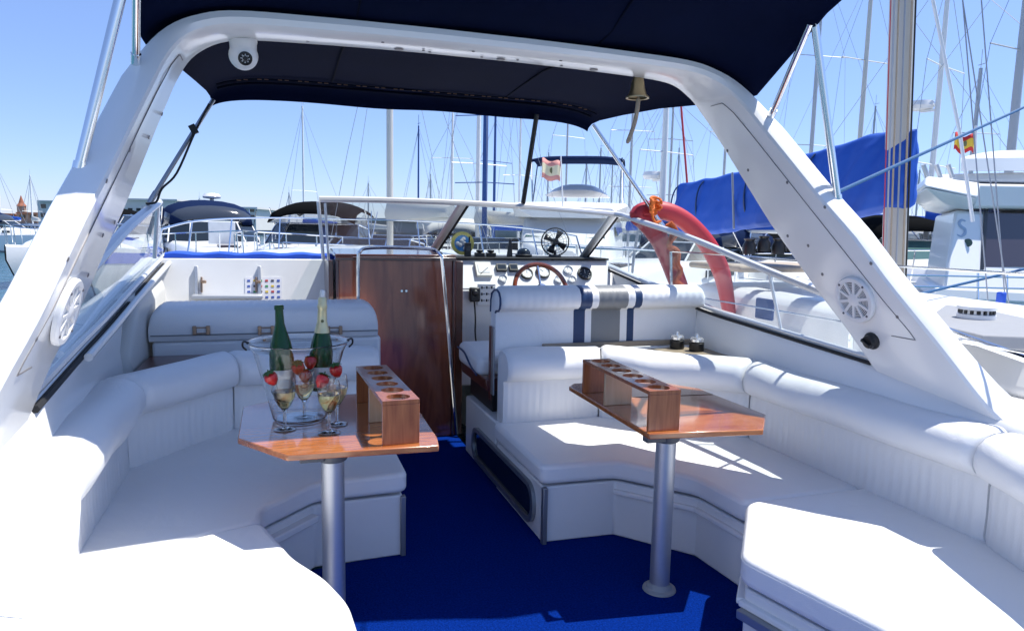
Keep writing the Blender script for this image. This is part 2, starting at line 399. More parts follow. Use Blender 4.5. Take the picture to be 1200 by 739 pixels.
# ---- helm console
con = MB()
tl = P(538, 306, y=4.86); tr = P(709, 309, y=4.86)
y0, z0, y1, z1, y2 = 4.86, 1.188, 4.70, .985, 4.72
con.hexa([(1.18, y2, .3), (2.42, y2, .3), (2.42, 5.2, .3), (1.18, 5.2, .3)], [(1.18, y1, z1), (2.42, y1, z1), (2.42, 5.2, z1), (1.18, 5.2, z1)])
con.hexa([(1.19, y1 + .004, z1 + .001), (2.41, y1 + .004, z1 + .001), (2.41, 5.2, z1 + .001), (1.19, 5.2, z1 + .001)], [(1.21, y0, z0), (2.39, y0, z0), (2.39, 5.2, z0), (1.21, 5.2, z0)])
console = con.build('helm_console', GELW, boat, bevel=.012, seg=3)
pn = Vector((0, -(z0 - z1), -(y1 - y0))).normalized()      # panel normal (aft and up)
def onpanel(px, py):
    a, b = px - 600, py - 369.5
    u, v = (a + RHO * b) / F, (b - RHO * a) / F
    r = FW + RT * u - UP * v; q = Vector((0, y1, z1)); o = Vector((0, 0, H))
    return o + r * ((q - o).dot(pn) / r.dot(pn))
up_p = Vector((0, y0 - y1, z0 - z1)).normalized()
rotp = Matrix((Vector((1, 0, 0)), up_p, pn)).transposed()
GFACE = mat('white_gauge_face', (.74, .75, .75), .3); GDARK = mat('dark_gauge_face', (.02, .03, .045), .12)
GMARK = mat('gauge_marks', (.06, .06, .07), .5)
def gauge(px, py, r, face=0):
    o = onpanel(px, py); g = MB()
    g.lathe([(r, 0), (r * 1.02, .010), (r * .96, .018), (r * .84, .018), (r * .82, .011), (0, .0105)], o, 22, axis=pn, mifn=lambda i, j: 1 if i >= 4 else 0)
    for k in range(7):
        a = R(-210 + k * 40); d = rotp @ Vector((math.cos(a), math.sin(a), 0))
        g.box(o + d * r * .66 + pn * .0115, (r * .14, r * .05, .001), 2, rot=rotp @ Matrix.Rotation(a, 3, 'Z'))
    a = R(140 - px % 70); g.box(o + rotp @ Vector((math.cos(a), math.sin(a), 0)) * r * .28 + pn * .0125, (r * .62, r * .06, .001), 2, rot=rotp @ Matrix.Rotation(a, 3, 'Z'))
    return g.build('gauge', [BLACK if r > .042 else CHROME, GDARK if face else GFACE, LABEL if face else GMARK], console)
for q in ((617, 321, .048), (636, 319, .054), (665.5, 317, .036), (654, 328, .030), (670, 328, .030), (589, 327, .030)): gauge(*q)
gauge(685, 321, .056, 1)
g = MB()
for px, py, ww, hh in ((587, 315, .075, .055), (601, 315, .062, .055)):
    g.box(onpanel(px, py) + pn * .012, (ww, hh, .03), 0, rotp); g.box(onpanel(px, py) + pn * .028, (ww * .82, hh * .7, .002), 1, rotp)
g.build('display_unit', [BLACK, GDARK], console, bevel=.004)
g = MB(); o = onpanel(566, 317)
g.box(o + pn * .012, (.115, .115, .03), 0, rotp); g.box(o + pn * .0285, (.085, .07, .003), 1, rotp)
g.box(o + pn * .032 + up_p * -.02, (.085, .004, .002), 2, rotp @ Matrix.Rotation(R(40), 3, 'Z'))
g.build('depth_sounder', [CREAM, GFACE, BLACK], console, bevel=.008)
g = MB(); o = P(570, 345, y=4.69)
g.box(o, (.13, .012, .15), 0)
for i in range(3):
    for j in range(3):
        g.box(o + Vector((-.035 + i * .035, -.008, .05 - j * .045)), (.010, .012, .018), 1)
        g.lathe([(0, .006), (.006, .006), (.007, 0)], o + Vector((-.02 + i * .035, -.006, .05 - j * .045)), 8, 2, axis=(0, -1, 0))
g.build('switch_panel', [GELW, BLACK, CHROME], console, bevel=.003)
# steering wheel
sw = MB(); wc = P(634, 339, y=4.52); R3 = Matrix.Rotation(R(-28), 3, 'X')
circ = [wc + R3 @ Vector((math.cos(2 * PI * k / 40) * .19, 0, math.sin(2 * PI * k / 40) * .19)) for k in range(40)]
sw.tube(circ, .0165, 10, 0, True)
for k in range(3):
    a = PI / 2 + k * 2 * PI / 3
    sw.tube([wc, wc + R3 @ Vector((math.cos(a) * .19, 0, math.sin(a) * .19))], .010, 6, 1)
sw.lathe([(0, .03), (.035, .025), (.04, 0), (.03, -.02), (.03, -.22)], wc, 16, 1, axis=R3 @ Vector((0, -1, 0)))
sw.build('steering_wheel', [WHEELW, CHROME], console)
# black brow over the panel
g = MB(); g.box((1.79, 5.02, 1.1965), (1.20, .38, .014)); g.build('dash_top', BLACKR, console, bevel=.005)

# ---- radar arch
YR = [(.60, 1.45), (.72, 1.60), (.79, 1.685), (.83, 1.735), (.99, 1.875), (1.155, 2.01), (1.234, 2.08), (1.41, 2.22), (1.565, 2.373), (1.87, 2.646), (2.0, 2.755), (2.15, 2.89)]
YF = [(.60, 2.02), (.79, 2.17), (.90, 2.26), (1.455, 2.72), (2.0, 3.10), (2.08, 3.13), (2.15, 3.12)]
inner = [(1.575, .60), (1.525, .74), (1.49, .86), (1.455, 1.0), (1.403, 1.15), (1.362, 1.30), (1.321, 1.45), (1.28, 1.60), (1.24, 1.75), (1.212, 1.85), (1.185, 1.94), (1.15, 2.02), (1.10, 2.075), (1.03, 2.112), (.94, 2.130), (.80, 2.138), (.5, 2.146), (.2, 2.150)]
inner = [(v.x, v.y) for v in smoothpath([(a, b, 0) for a, b in inner], 3)]
st = [(CX + a, b) for a, b in inner] + [(CX - a, b) for a, b in inner[::-1]]
rows = []
for i, (x, z) in enumerate(st):
    a = st[max(i - 1, 0)]; b = st[min(i + 1, len(st) - 1)]
    tx, tz = b[0] - a[0], b[1] - a[1]; L_ = math.hypot(tx, tz)
    nx, nz = tz / L_, -tx / L_                      # outward
    yr = interp(YR, z); yf = interp(YF, z)
    th = lerp(.095, .058, min(1, max(0, (z - 1.85) / .25))) if z > 1.0 else lerp(.13, .095, max(0, (z - .74)) / .26)
    c = .018
    sec = [(yr + c * .2, c * .25 + .003), (yr + c, 0), (yf - c * 1.5, 0), (yf - c * .4, c * .4), (yf, c * 1.5), (yf, th - c), (yf - c, th), (yr + c, th), (yr + c * .2, th - c * .3), (yr, th - c), (yr - .004, th * .5), (yr, c)]
    rows.append([(x + nx * u, y, z + nz * u) for y, u in sec])
am = MB(); am.grid(rows, 0, True, True)
arch = am.build('radar_arch', GEL, boat, smooth=32)
def archpt(y, z, s=1, off=0):
    for (a, za), (b, zb) in zip(inner, inner[1:]):
        if za <= z <= zb:
            dx = lerp(a, b, (z - za) / (zb - za)); tx, tz = b - a, zb - za; L_ = math.hypot(tx, tz)
            n = Vector((-s * tz / L_, 0, tx / L_)); break
    return Vector((CX + s * dx, y, z)) + n * off, n
LDRK = mat('grille_dark_grey', (.10, .10, .12), .6); BRONZE = mat('stud_grey', (.22, .21, .21), .5, metal=.5)  # dark grey of the speaker grille between the spokes
for s in (1, -1):
    # speaker
    o, n = archpt(2.25, 1.15, s); up3 = Vector((0, 0, 1)); tz_ = (up3 - n * n.dot(up3)).normalized(); ty_ = tz_.cross(n)
    rt3 = Matrix((ty_, tz_, n)).transposed()
    g = MB(); r0 = .098
    g.lathe([(r0, 0), (r0, .012), (r0 * .95, .018), (r0 * .80, .018), (r0 * .76, .010), (r0 * .2, .004), (0, .004)], o, 36, axis=n, mifn=lambda i, j: 1 if i >= 4 else 0)
    for k in range(10):
        a = 2 * PI * k / 10 + .15; d = rt3 @ Vector((math.cos(a), math.sin(a), 0))
        g.box(o + d * r0 * .52 + n * .013, (r0 * .56, .011, .007), 0, rt3 @ Matrix.Rotation(a, 3, 'Z'))
    for q in (.36, .43, .50, .57, .64, .71):
        ring = [o + n * .011 + rt3 @ Vector((math.cos(2 * PI * k / 30), math.sin(2 * PI * k / 30), 0)) * r0 * q for k in range(30)]
        g.tube(ring, .0016, 5, 0, True)
    g.lathe([(.030, .008), (.028, .016), (.015, .020), (0, .021)], o, 20, axis=n)
    for k in range(4):
        a = PI / 4 + k * PI / 2; g.lathe([(.005, .018), (.004, .021), (0, .021)], o + rt3 @ Vector((math.cos(a), math.sin(a), 0)) * r0 * .88, 8, 1, axis=n)
    g.build('speaker', [PLASW, LDRK], arch)
    # access panel seam and studs
    g = MB(); pts = [(2.98, 2.02), (2.90, 2.02), (2.83, 1.96), (2.02, 1.055), (1.995, 1.02), (2.12, 1.02)]
    seam = [archpt(y, min(z, 2.01), s, .0012)[0] for y, z in pts]
    dense = []
    for p, q in zip(pts, pts[1:]):
        for k in range(8): dense.append(archpt(lerp(p[0], q[0], k / 8), min(lerp(p[1], q[1], k / 8), 2.01), s, .001)[0])
    g.tube(dense, .0018, 5)
    g.build('panel_seam', BRONZE, arch)
    for y, z in ((2.35, 1.52), (2.80, 1.70), (2.60, 1.40), (2.48, 1.36), (2.15, 1.30), (2.55, 1.63), (2.06, 1.10), (2.42, 1.24), (2.93, 1.80)):
        o, n = archpt(y, z, s); g = MB(); g.lathe([(.0075, 0), (.006, .0018), (0, .0022)], o, 10, axis=n); g.build('stud', BRONZE, arch)
    if s > 0:
        o, n = archpt(2.205, .985, s); g = MB()
        g.lathe([(.036, 0), (.036, .010), (.028, .014), (.026, .03), (0, .032)], o, 18, axis=n); g.box(o + n * .036, (.05, .012, .014), 0, Matrix((Vector((0, 1, .5)).normalized(), n.cross(Vector((0, 1, .5)).normalized()), n)).transposed())
        g.build('socket_cap', BLACK, arch, bevel=.002)
# weathered screw caps under the beam
for k, x in enumerate((.05, .25, .42, .60, .63, .80, .86, 1.02, 1.20, 1.24)):
    g = MB(); g.lathe([(.007, 0), (.006, -.003), (0, -.003)], (x, 3.02 + .05 * math.sin(k * 2.2), 2.1475), 8); g.build('stud', BRONZE, arch)
for x in (.12, .5, .95, 1.4):
    g = MB(); g.lathe([(.02, 0), (.018, -.003), (0, -.003)], (x, 3.06, 2.148 - .004 * (abs(x - CX) > .5)), 12); g.build('stud', BRONZE, arch)

# ---- windscreen
ws = bpy.data.objects.new('windscreen', None)
topR = [Vector((2.325, 2.33, 1.11)), Vector((2.315, 2.9, 1.225)), Vector((2.31, 3.6, 1.375)), Vector((2.305, 4.2, 1.475)), Vector((2.30, 4.45, 1.52))]
botR = [Vector((2.335, 2.24, .905)), Vector((2.38, 3.0, .94)), Vector((2.405, 3.6, .975)), Vector((2.40, 4.4, 1.08)), Vector((2.38, 5.18, 1.19))]
mir = lambda p: Vector((2 * CX - p.x, p.y, p.z))
def frontT(x):
    q = (x - CX) / 1.47; return Vector((x, 4.53 + .06 * (1 - q * q), 1.528 + .05 * (1 - q * q)))
def frontB(x):
    q = (x - CX) / 1.47; return Vector((x, 5.20 + .06 * (1 - q * q), 1.193 + .014 * (1 - q * q)))
fr = MB()
tp = smoothpath(topR, 6) + [frontT(lerp(2.27, .25, k / 16)) for k in range(17)]
fr.tube(tp, .024, 8, 0, flat=.8)
fr.tube(smoothpath(botR, 6), .012, 8)
fr.tube([p + Vector((-.012, 0, -.022)) for p in smoothpath(botR, 6)], .009, 6, 1)
fr.tube([frontB(lerp(2.37, .30, k / 14)) for k in range(15)], .012, 8)
for x0, x1, r in ((1.18, 1.10, .033), (2.27, 2.33, .032)):
    a, b = frontT(x0), frontB(x1); fr.tube([a, b], r, 8, 0, flat=.6)
    fr.tube([a + Vector((.040, -.008, 0)), b + Vector((.040, -.008, 0))], .010, 6, 1)
fr.tube([Vector((2.315, 2.9, 1.225)), Vector((2.37, 2.85, .935))], .008, 6)
fr.tube([P(373, 236, y=4.55), P(379, 304, y=4.62)], .011, 8); fr.tube([P(381, 238, y=4.57), P(385, 304, y=4.64)], .008, 8)
tpl = [mir(p) for p in smoothpath(topR, 6)]
fr.tube(tpl, .026, 8, 0, flat=.8)
fr.tube([mir(p) for p in smoothpath(botR, 6)], .016, 8)
fr.tube([mir(p) + Vector((.02, 0, -.03)) for p in smoothpath(botR, 6)], .012, 6, 1)
fr.tube([mir(p) + Vector((.05, -.1, -.035)) for p in smoothpath(botR[1:], 6)], .016, 8, 0)
fr.tube([mir(topR[-1]), Vector((-.68, 4.52, 1.2))], .012, 8)
wfr = fr.build('windscreen_frame', [SATIN, BLACKR], boat)
def pane(a, b):
    g = MB(); g.grid([a, b]); o = g.build('windscreen_pane', GLASS, wfr, smooth=60); return o
N = 12
tpR = smoothpath(topR, 3); btR = smoothpath(botR, 3)
pane(tpR, btR); pane([mir(p) for p in tpR], [mir(p) for p in btR])
pane([frontT(lerp(2.27, 1.20, k / N)) for k in range(N + 1)], [frontB(lerp(2.33, 1.12, k / N)) for k in range(N + 1)])
pane([frontT(lerp(1.16, .26, k / N)) for k in range(N + 1)], [frontB(lerp(1.08, .30, k / N)) for k in range(N + 1)])
# round boating sticker on the glass
g = MB(); xn = Vector((1, 0, 0)); dirn = Vector((0, .1, 1)).normalized(); nrm = Vector((-.1, -1, .1)).normalized(); o = P(542, 285, y=5.04)
g.lathe([(.086, 0), (.086, .002), (.060, .0021), (0, .0022)], o, 30, axis=nrm, mifn=lambda i, j: 0 if i < 2 else 1)
for k in range(7):
    a = k * 1.9; q = o + nrm * .003 + (xn * math.cos(a) + dirn * math.sin(a)) * (.012 + .005 * k)
    g.lathe([(.016, 0), (.012, .0015), (0, .0018)], q, 10, 2, axis=nrm)
g.build('round_sticker', [mat('sticker_yellow', (.45, .42, .10), .5, noise=.3, nscale=30), mat('sticker_blue', (.03, .20, .50), .5), mat('sticker_white', (.6, .62, .62), .5)], wfr)
# bow rail
g = MB()
rl = [Vector((CX + sx * hw, y, z)) for sx, hw, y, z in ((-1, 1.62, 5.6, 1.36), (-1, 1.50, 6.4, 1.42), (-1, 1.25, 7.4, 1.46), (-1, .8, 8.6, 1.49), (-1, .3, 9.4, 1.50), (1, .3, 9.4, 1.50), (1, .8, 8.6, 1.49), (1, 1.25, 7.4, 1.46), (1, 1.5, 6.4, 1.42), (1, 1.62, 5.6, 1.36))]
g.tube(smoothpath(rl, 5), .009, 8)
for p in rl: g.tube([p, Vector((CX + (p.x - CX) * 1.03, p.y - .12, 1.07))], .008, 6)
g.build('bow_rail', CHROME, boat)
# starboard grab rail on the side deck
ga = P(1093, 382, x=2.60); gb = P(1187, 415, x=2.60); gd = gb - ga
g = MB(); g.tube(smoothpath([ga + Vector((0, .03, -.14)), ga + Vector((0, .025, -.03)), ga, ga + gd * .5, gb, gb + gd, gb + gd * 2.2], 5), .016, 10)
g.build('grab_rail', CHROME, boat)

# ---- cockpit sofas
def seatpoly(s, pts): return pts
PROF = [(.03, .30), (.0, .375), (.004, .46), (.0, .565), (.006, .592), (-.030, .600), (-.066, .618), (-.086, .652), (-.088, .688), (-.074, .722), (-.04, .75), (.0, .764), (.05, .768), (.10, .755), (.125, .72), (.13, .6), (.13, .30)]
PF = (1, 2, 3)
def miters(pl, s):
    out = []
    for i in range(len(pl)):
        ns = []
        for a, b in ((i - 1, i), (i, i + 1)):
            if a < 0 or b >= len(pl): continue
            d = Vector(pl[b]) - Vector(pl[a]); d = d.normalized(); ns.append(Vector((-d.y, d.x)) * s)
        n = sum(ns, Vector((0, 0))); n.normalize(); n = n / max(.5, n.dot(ns[0])); out.append(n)
    return out
def backrest(pl, s, root, names, pleat=.042, crown=(0, 0, 0, 0, 0)):
    pl = [Vector(p) for p in pl]; mt = miters(pl, s)
    for i in range(len(pl) - 1):
        A, B = pl[i], pl[i + 1]; L_ = (B - A).length; n = max(8, int(L_ / .010)); rows = []
        cu = sum(p[0] for p in PROF) / len(PROF); cz = sum(p[1] for p in PROF) / len(PROF)
        for k in range(n + 1):
            t = k / n; dist = min(t, 1 - t) * L_
            sh = 1 - .15 * max(0, 1 - dist / .035) ** 2
            tt = lerp(.005 / L_, 1 - .005 / L_, t)
            row = []
            for q, (u, z) in enumerate(PROF):
                if q in PF and dist > .02: u = u + .006 * abs(math.sin(PI * t * L_ / pleat)) ** .6 * -1
                if 6 <= q <= 12: z += .004 * math.sin(t * L_ * 9 + i); u += .003 * math.sin(t * L_ * 13 + q)
                u = cu + (u - cu) * sh; z = cz + (z - cz) * (sh * .5 + .5)
                p = (A + (B - A) * tt); mm = mt[i] + (mt[i + 1] - mt[i]) * tt
                p = p + mm * u; row.append((p.x, p.y, z))
            rows.append(row)
        g = MB(); g.grid(rows, 0, True, True, mifn=(lambda a, b: 0))
        g.build(names, VINYL, root, smooth=50)
def inset(poly, d):
    n = len(poly); a = sum(poly[i][0] * poly[(i + 1) % n][1] - poly[(i + 1) % n][0] * poly[i][1] for i in range(n)); sg = 1 if a > 0 else -1
    out = []
    for i in range(n):
        p0, p1, p2 = Vector(poly[i - 1]), Vector(poly[i]), Vector(poly[(i + 1) % n])
        d1 = (p1 - p0).normalized(); d2 = (p2 - p1).normalized()
        n1 = Vector((-d1.y, d1.x)) * sg; n2 = Vector((-d2.y, d2.x)) * sg
        m_ = (n1 + n2).normalized(); m_ = m_ / max(.5, m_.dot(n1)); out.append(tuple(p1 + m_ * d))
    return out
def roundpoly(poly, r, n=5):
    out = []
    for i in range(len(poly)):
        p0, p1, p2 = Vector(poly[i - 1]), Vector(poly[i]), Vector(poly[(i + 1) % len(poly)])
        a = p1 + (p0 - p1).normalized() * min(r, (p0 - p1).length * .45); b = p1 + (p2 - p1).normalized() * min(r, (p2 - p1).length * .45)
        for q in range(n + 1):
            t = q / n; out.append(tuple(a * (1 - t) ** 2 + p1 * 2 * t * (1 - t) + b * t * t))
    return out
def cushion(poly, z0, z1, root, mt=VINYL, skip=()):
    g = MB(); rp = roundpoly(poly, .045); g.prism(rp, z0, z1)
    c = g.build('seat_cushion', mt, root, bevel=.024, seg=4, smooth=60)
    g = MB(); g.tube([(p[0], p[1], z1 - .020) for p in inset(rp, .0035)], .0042, 6, 0, True); g.build('piping', mt, c)
    return c
# starboard sofa
sofaR = thing('cockpit_sofa', 'white pleated wraparound cockpit sofa on the right, running behind the helm seat', 'sofa', (1.8, 2.4, 0))
Rin = [(1.09, 2.80), (1.45, 2.785), (1.69, 2.50), (1.715, 2.175), (1.40, 1.80), (1.53, 1.25), (1.62, .5)]
Rout = [(2.30, .9), (2.32, 1.66), (2.32, 2.95), (1.71, 3.54), (1.09, 3.54)]
cushion([(1.09, 2.80), (1.45, 2.785), (1.69, 2.50), (1.715, 2.20), (2.32, 2.20), (2.32, 2.95), (1.71, 3.54), (1.09, 3.54)], .275, .365, sofaR)
cushion([(1.717, 2.192), (1.40, 1.80), (1.53, 1.25), (1.62, .5), (2.30, .5), (2.32, 1.66), (2.32, 2.192)], .275, .372, sofaR)
backrest([(1.13, 3.50), (1.70, 3.50), (2.275, 2.935), (2.275, 1.655), (2.02, 1.0), (1.9, .6)], 1, sofaR, 'backrest_cushion')
g = MB(); bp = inset(Rin + Rout, .018); g.prism(bp, .0, .262)
baseR = g.build('bench_base', GELW, sofaR, bevel=.008)
g = MB(); lip = [(1.70, 2.51), (1.725, 2.20), (1.75, 2.2), (1.75, 2.52), (1.47, 2.83), (1.45, 2.80)]
for a, b in (((1.452, 2.800), (1.700, 2.507)), ((1.700, 2.507), (1.728, 2.19)), ((1.72, 2.165), (1.41, 1.80)), ((1.41, 1.80), (1.54, 1.25))):
    a = Vector((*a, .215)); b = Vector((*b, .215)); d = (b - a); ang = math.atan2(d.y, d.x)
    g.box((a + b) / 2, (d.length, .03, .022), 0, Matrix.Rotation(ang, 3, 'Z'))
g.build('bench_lip', GEL, baseR, bevel=.006)
g = MB()
a = Vector((1.40, 1.785, .19)); b = Vector((1.53, 1.235, .19)); d = b - a
g.box((a + b) / 2, (d.length, .045, .03), 0, Matrix.Rotation(math.atan2(d.y, d.x), 3, 'Z')); g.build('metal_trim', ALUG, baseR, bevel=.003)
g = MB(); g.box((1.113, 2.808, .131), (.022, .03, .262), 0); g.build('metal_trim', ALUG, baseR, bevel=.003)
# side locker window in the aisle
def rrect(y0, y1, z0, z1, r, n=6):
    pts = []
    for cy, cz, a0 in ((y1 - r, z1 - r, 0), (y0 + r, z1 - r, 90), (y0 + r, z0 + r, 180), (y1 - r, z0 + r, 270)):
        for k in range(n + 1):
            a = R(a0 + 90 * k / n); pts.append((cy + r * math.cos(a), cz + r * math.sin(a)))
    return pts
g = MB(); o1 = rrect(2.90, 3.98, .035, .235, .09); o2 = rrect(2.93, 3.95, .06, .21, .07)
for x, ring in ((1.088, None),):
    rows = [[(1.112, y, z) for y, z in o1], [(1.090, y, z) for y, z in o1], [(1.090, y, z) for y, z in o2], [(1.112, y, z) for y, z in o2]]
    g.grid(rows, 0, True)
lk = g.build('locker_frame', ALUG, baseR, smooth=30)
g = MB(); g.box((1.1035, 3.44, .135), (.004, 1.0, .145)); g.build('locker_window', DARKGL, baseR, smooth=0)
# raised pedestal beside the aisle carrying the helm seat
g = MB(); g.hexa([(1.112, 3.56, .0), (2.40, 3.56, .0), (2.40, 4.20, .0), (1.112, 4.20, .0)], [(1.112, 3.56, .36), (2.40, 3.56, .36), (2.40, 4.20, .36), (1.112, 4.20, .36)])
g.hexa([(1.14, 3.54, .361), (2.40, 3.54, .361), (2.40, 3.60, .361), (1.14, 3.60, .361)], [(1.15, 3.56, .74), (2.40, 3.56, .74), (2.40, 3.60, .74), (1.15, 3.60, .74)])
g.build('seat_pedestal', GELW, boat, bevel=.01)
g = MB(); g.prism([(1.75, 3.598), (2.405, 3.598), (2.405, 2.96), (2.37, 2.96)], .70, .735)
g.prism([(1.40, 3.60), (2.405, 3.60), (2.405, 3.66), (1.40, 3.66)], .742, .772)
g.build('corner_shelf', mat('shelf_tan', (.34, .27, .19), .5, noise=.2, nscale=8), boat, bevel=.004)

# port sofa
sofaL = thing('cockpit_sofa', 'white pleated wraparound cockpit sofa on the left, half in sun and half in shade', 'sofa', (-.3, 2.4, 0))
cushion([(.505, 2.855), (.13, 2.84), (-.075, 2.625), (-.075, 2.50), (-.65, 2.30), (-.65, 3.22), (-.25, 3.76), (.505, 3.76)], .285, .372, sofaL)
_c = [tuple(P(px, py, z=.376).xy) for px, py in ((345, 652), (382, 675), (408, 702), (419, 735))]
cushion([(-.07, 2.492)] + _c + [(.19, 1.2), (.19, 1.0), (-.65, 1.0), (-.65, 2.292)], .285, .378, sofaL)
backrest([(.50, 3.72), (-.225, 3.72), (-.61, 3.20), (-.61, 2.12), (-.45, 1.3), (-.36, .9)], -1, sofaL, 'backrest_cushion')
g = MB(); bp = inset([(.505, 2.855), (.13, 2.84), (-.075, 2.625), (.02, 2.20), (.17, 1.75), (.19, 1.0), (-.65, 1.0), (-.65, 3.22), (-.25, 3.76), (.505, 3.76)], .018)
g.prism(bp, 0, .27); baseL = g.build('bench_base', GELW, sofaL, bevel=.008)
g = MB()
a = Vector((.125, 2.838, .225)); b = Vector((-.070, 2.632, .225)); d = b - a
g.box((a + b) / 2, (d.length, .04, .03), 0, Matrix.Rotation(math.atan2(d.y, d.x), 3, 'Z')); g.build('bench_lip', GEL, baseL, bevel=.006)
g = MB(); g.box((.487, 2.872, .134), (.022, .03, .266)); g.build('metal_trim', ALUG, baseL, bevel=.003)

# ---- padded storage chest ahead of the port sofa
chest = thing('padded_chest', 'white upholstered storage chest with brass latches and pleated lid', 'chest', (-.06, 4.3, .4))
xa, xb = -.665, .55
g = MB(); g.prism([(xa + .01, 4.14), (xb + .02, 4.14), (xb + .02, 4.52), (xa + .01, 4.52)], .36, .765); g.build('chest_body', VINYL, chest, bevel=.02, seg=3, smooth=60)
rows = []
n = 180
for k in range(n + 1):
    x = lerp(xa, xb, k / n); e = min(x - xa, xb - x); f = min(1, e / .07); q = math.sqrt(max(0, 1 - (1 - f) ** 2)); zt = lerp(.865, .955, q)
    pl_ = .004 * abs(math.sin(PI * x / .035)) ** .5 if e > .05 else 0
    rows.append([(x, 4.13, .768), (x, 4.115, .80), (x, 4.115, lerp(.83, .905, q)), (x, 4.13, lerp(.85, .935, q)), (x, 4.17, zt - .005), (x, 4.20, zt + pl_), (x, 4.30, zt + .006 + pl_), (x, 4.42, zt + pl_), (x, 4.50, zt - .02), (x, 4.52, zt - .06), (x, 4.52, .768)])
g = MB(); g.grid(rows, 0, True, True); lid = g.build('chest_lid', VINYL, chest, smooth=50)
g = MB(); g.tube([(lerp(xa + .01, xb, k / 8), 4.112, .802) for k in range(9)], .0035, 6); g.build('piping', GREYV, lid)
for px in (236, 312, 392):
    a = P(px, 387, y=4.105); g = MB()
    for dx in (-.034, .034): g.box(a + Vector((dx, 0, 0)), (.020, .014, .050))
    for dz in (-.016, .016): g.box(a + Vector((0, -.004, dz)), (.075, .006, .007))
    g.build('latch', BRASSL, chest, bevel=.003)
# rounded padded bolster on the port side beside the chest
g = MB(); rows = []
for k in range(13):
    y = lerp(3.72, 4.85, k / 12); zt = lerp(.80, 1.03, min(1, k / 3)) if k < 4 else 1.03 + .05 * (k - 4) / 8
    x0 = -.73
    rows.append([(x0 - .08, y, .35), (x0 + .05, y, .35), (x0 + .055, y, zt - .09), (x0 + .035, y, zt - .025), (x0 - .01, y, zt), (x0 - .06, y, zt - .02), (x0 - .08, y, zt - .09)])
g.grid(rows, 0, True, True)
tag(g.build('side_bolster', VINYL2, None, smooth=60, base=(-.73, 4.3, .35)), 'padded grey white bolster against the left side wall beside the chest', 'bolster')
# dark open pocket behind the port corner
g = MB(); g.prism([(-.66, 3.62), (-.38, 3.78), (.05, 3.80), (.05, 4.08), (-.66, 4.08)], .60, .70); g.build('side_pocket', MAROON, boat, bevel=.004)

# ---- helm seat
helm = thing('helm_seat', 'white helm bench seat with navy and grey stripes across its back', 'seat', (1.77, 3.8, .36))
xs0 = 1.125; xs1 = 2.395
sb = [P(px, 365, y=3.60).x for px in (675, 688.5, 696, 730, 738, 746)]
HP = [(.035, .74), (.03, .79), (.035, .955), (.02, .967), (-.03, .972), (-.055, .99), (-.065, 1.02), (-.06, 1.055), (-.035, 1.085), (.01, 1.10), (.06, 1.098), (.11, 1.075), (.135, 1.03), (.14, .95), (.15, .74)]
n = 128; rows = []; xsn = sorted([lerp(xs0, xs1, k / n) for k in range(n + 1)] + sb)
for x in xsn:
    e = min(x - xs0, xs1 - x); sh = 1 - .14 * max(0, 1 - e / .035) ** 2; row = []
    for q, (u, z) in enumerate(HP):
        pl_ = .004 * abs(math.sin(PI * x / .045)) ** .6 if 5 <= q <= 8 else 0
        zz = .93 + (z - .93) * sh if z > .8 else z
        row.append((x, 3.60 + .05 + (u - .05) * sh - pl_, zz))
    rows.append(row)
def hmi(i, j):
    x = (xsn[i] + xsn[i + 1]) / 2
    if sb[0] < x < sb[1] or sb[4] < x < sb[5]: return 1
    if sb[2] < x < sb[3]: return 2
    return 0
g = MB(); g.grid(rows, 0, True, True, hmi); hb = g.build('seat_back', [VINYL, NAVYV, GREYV], helm, smooth=50)
g = MB(); lp = [Vector((xs0 - .001, 3.60 + .05 + (u - .05) * .87, .93 + (z - .93) * .87)) for u, z in HP[2:14]]
g.tube(lp, .006, 6); g.build('piping', NAVYV, hb)
g = MB(); g.hexa([(1.075, 3.80, .56), (2.33, 3.80, .56), (2.33, 4.28, .56), (1.075, 4.28, .56)], [(1.075, 3.78, .68), (2.33, 3.78, .68), (2.33, 4.28, .70), (1.075, 4.28, .70)]); sc_ = g.build('seat_cushion', VINYL, helm, bevel=.04, seg=4, smooth=60)
g = MB(); g.tube(smoothpath([(1.072, 4.27, .66), (1.070, 4.1, .655), (1.070, 3.95, .60), (1.072, 3.82, .57)], 5), .006, 6); g.build('piping', NAVYV, sc_)
g = MB(); g.hexa([(1.10, 3.70, .50), (2.33, 3.70, .50), (2.33, 4.26, .50), (1.10, 4.26, .50)], [(1.09, 3.70, .57), (2.33, 3.70, .57), (2.33, 4.26, .57), (1.09, 4.26, .57)]); g.build('seat_board', MAROON, helm, bevel=.006)
g = MB(); g.box((1.75, 4.0, .43), (1.20, .48, .135)); g.build('seat_box', BLACK, helm, bevel=.006)
g = MB(); g.box((1.119, 3.70, .66), (.012, .035, .42)); g.box((1.119, 3.655, .68), (.010, .045, .38), 1); g.build('seat_hinge_board', [MAROON, ALUG], helm, bevel=.002)

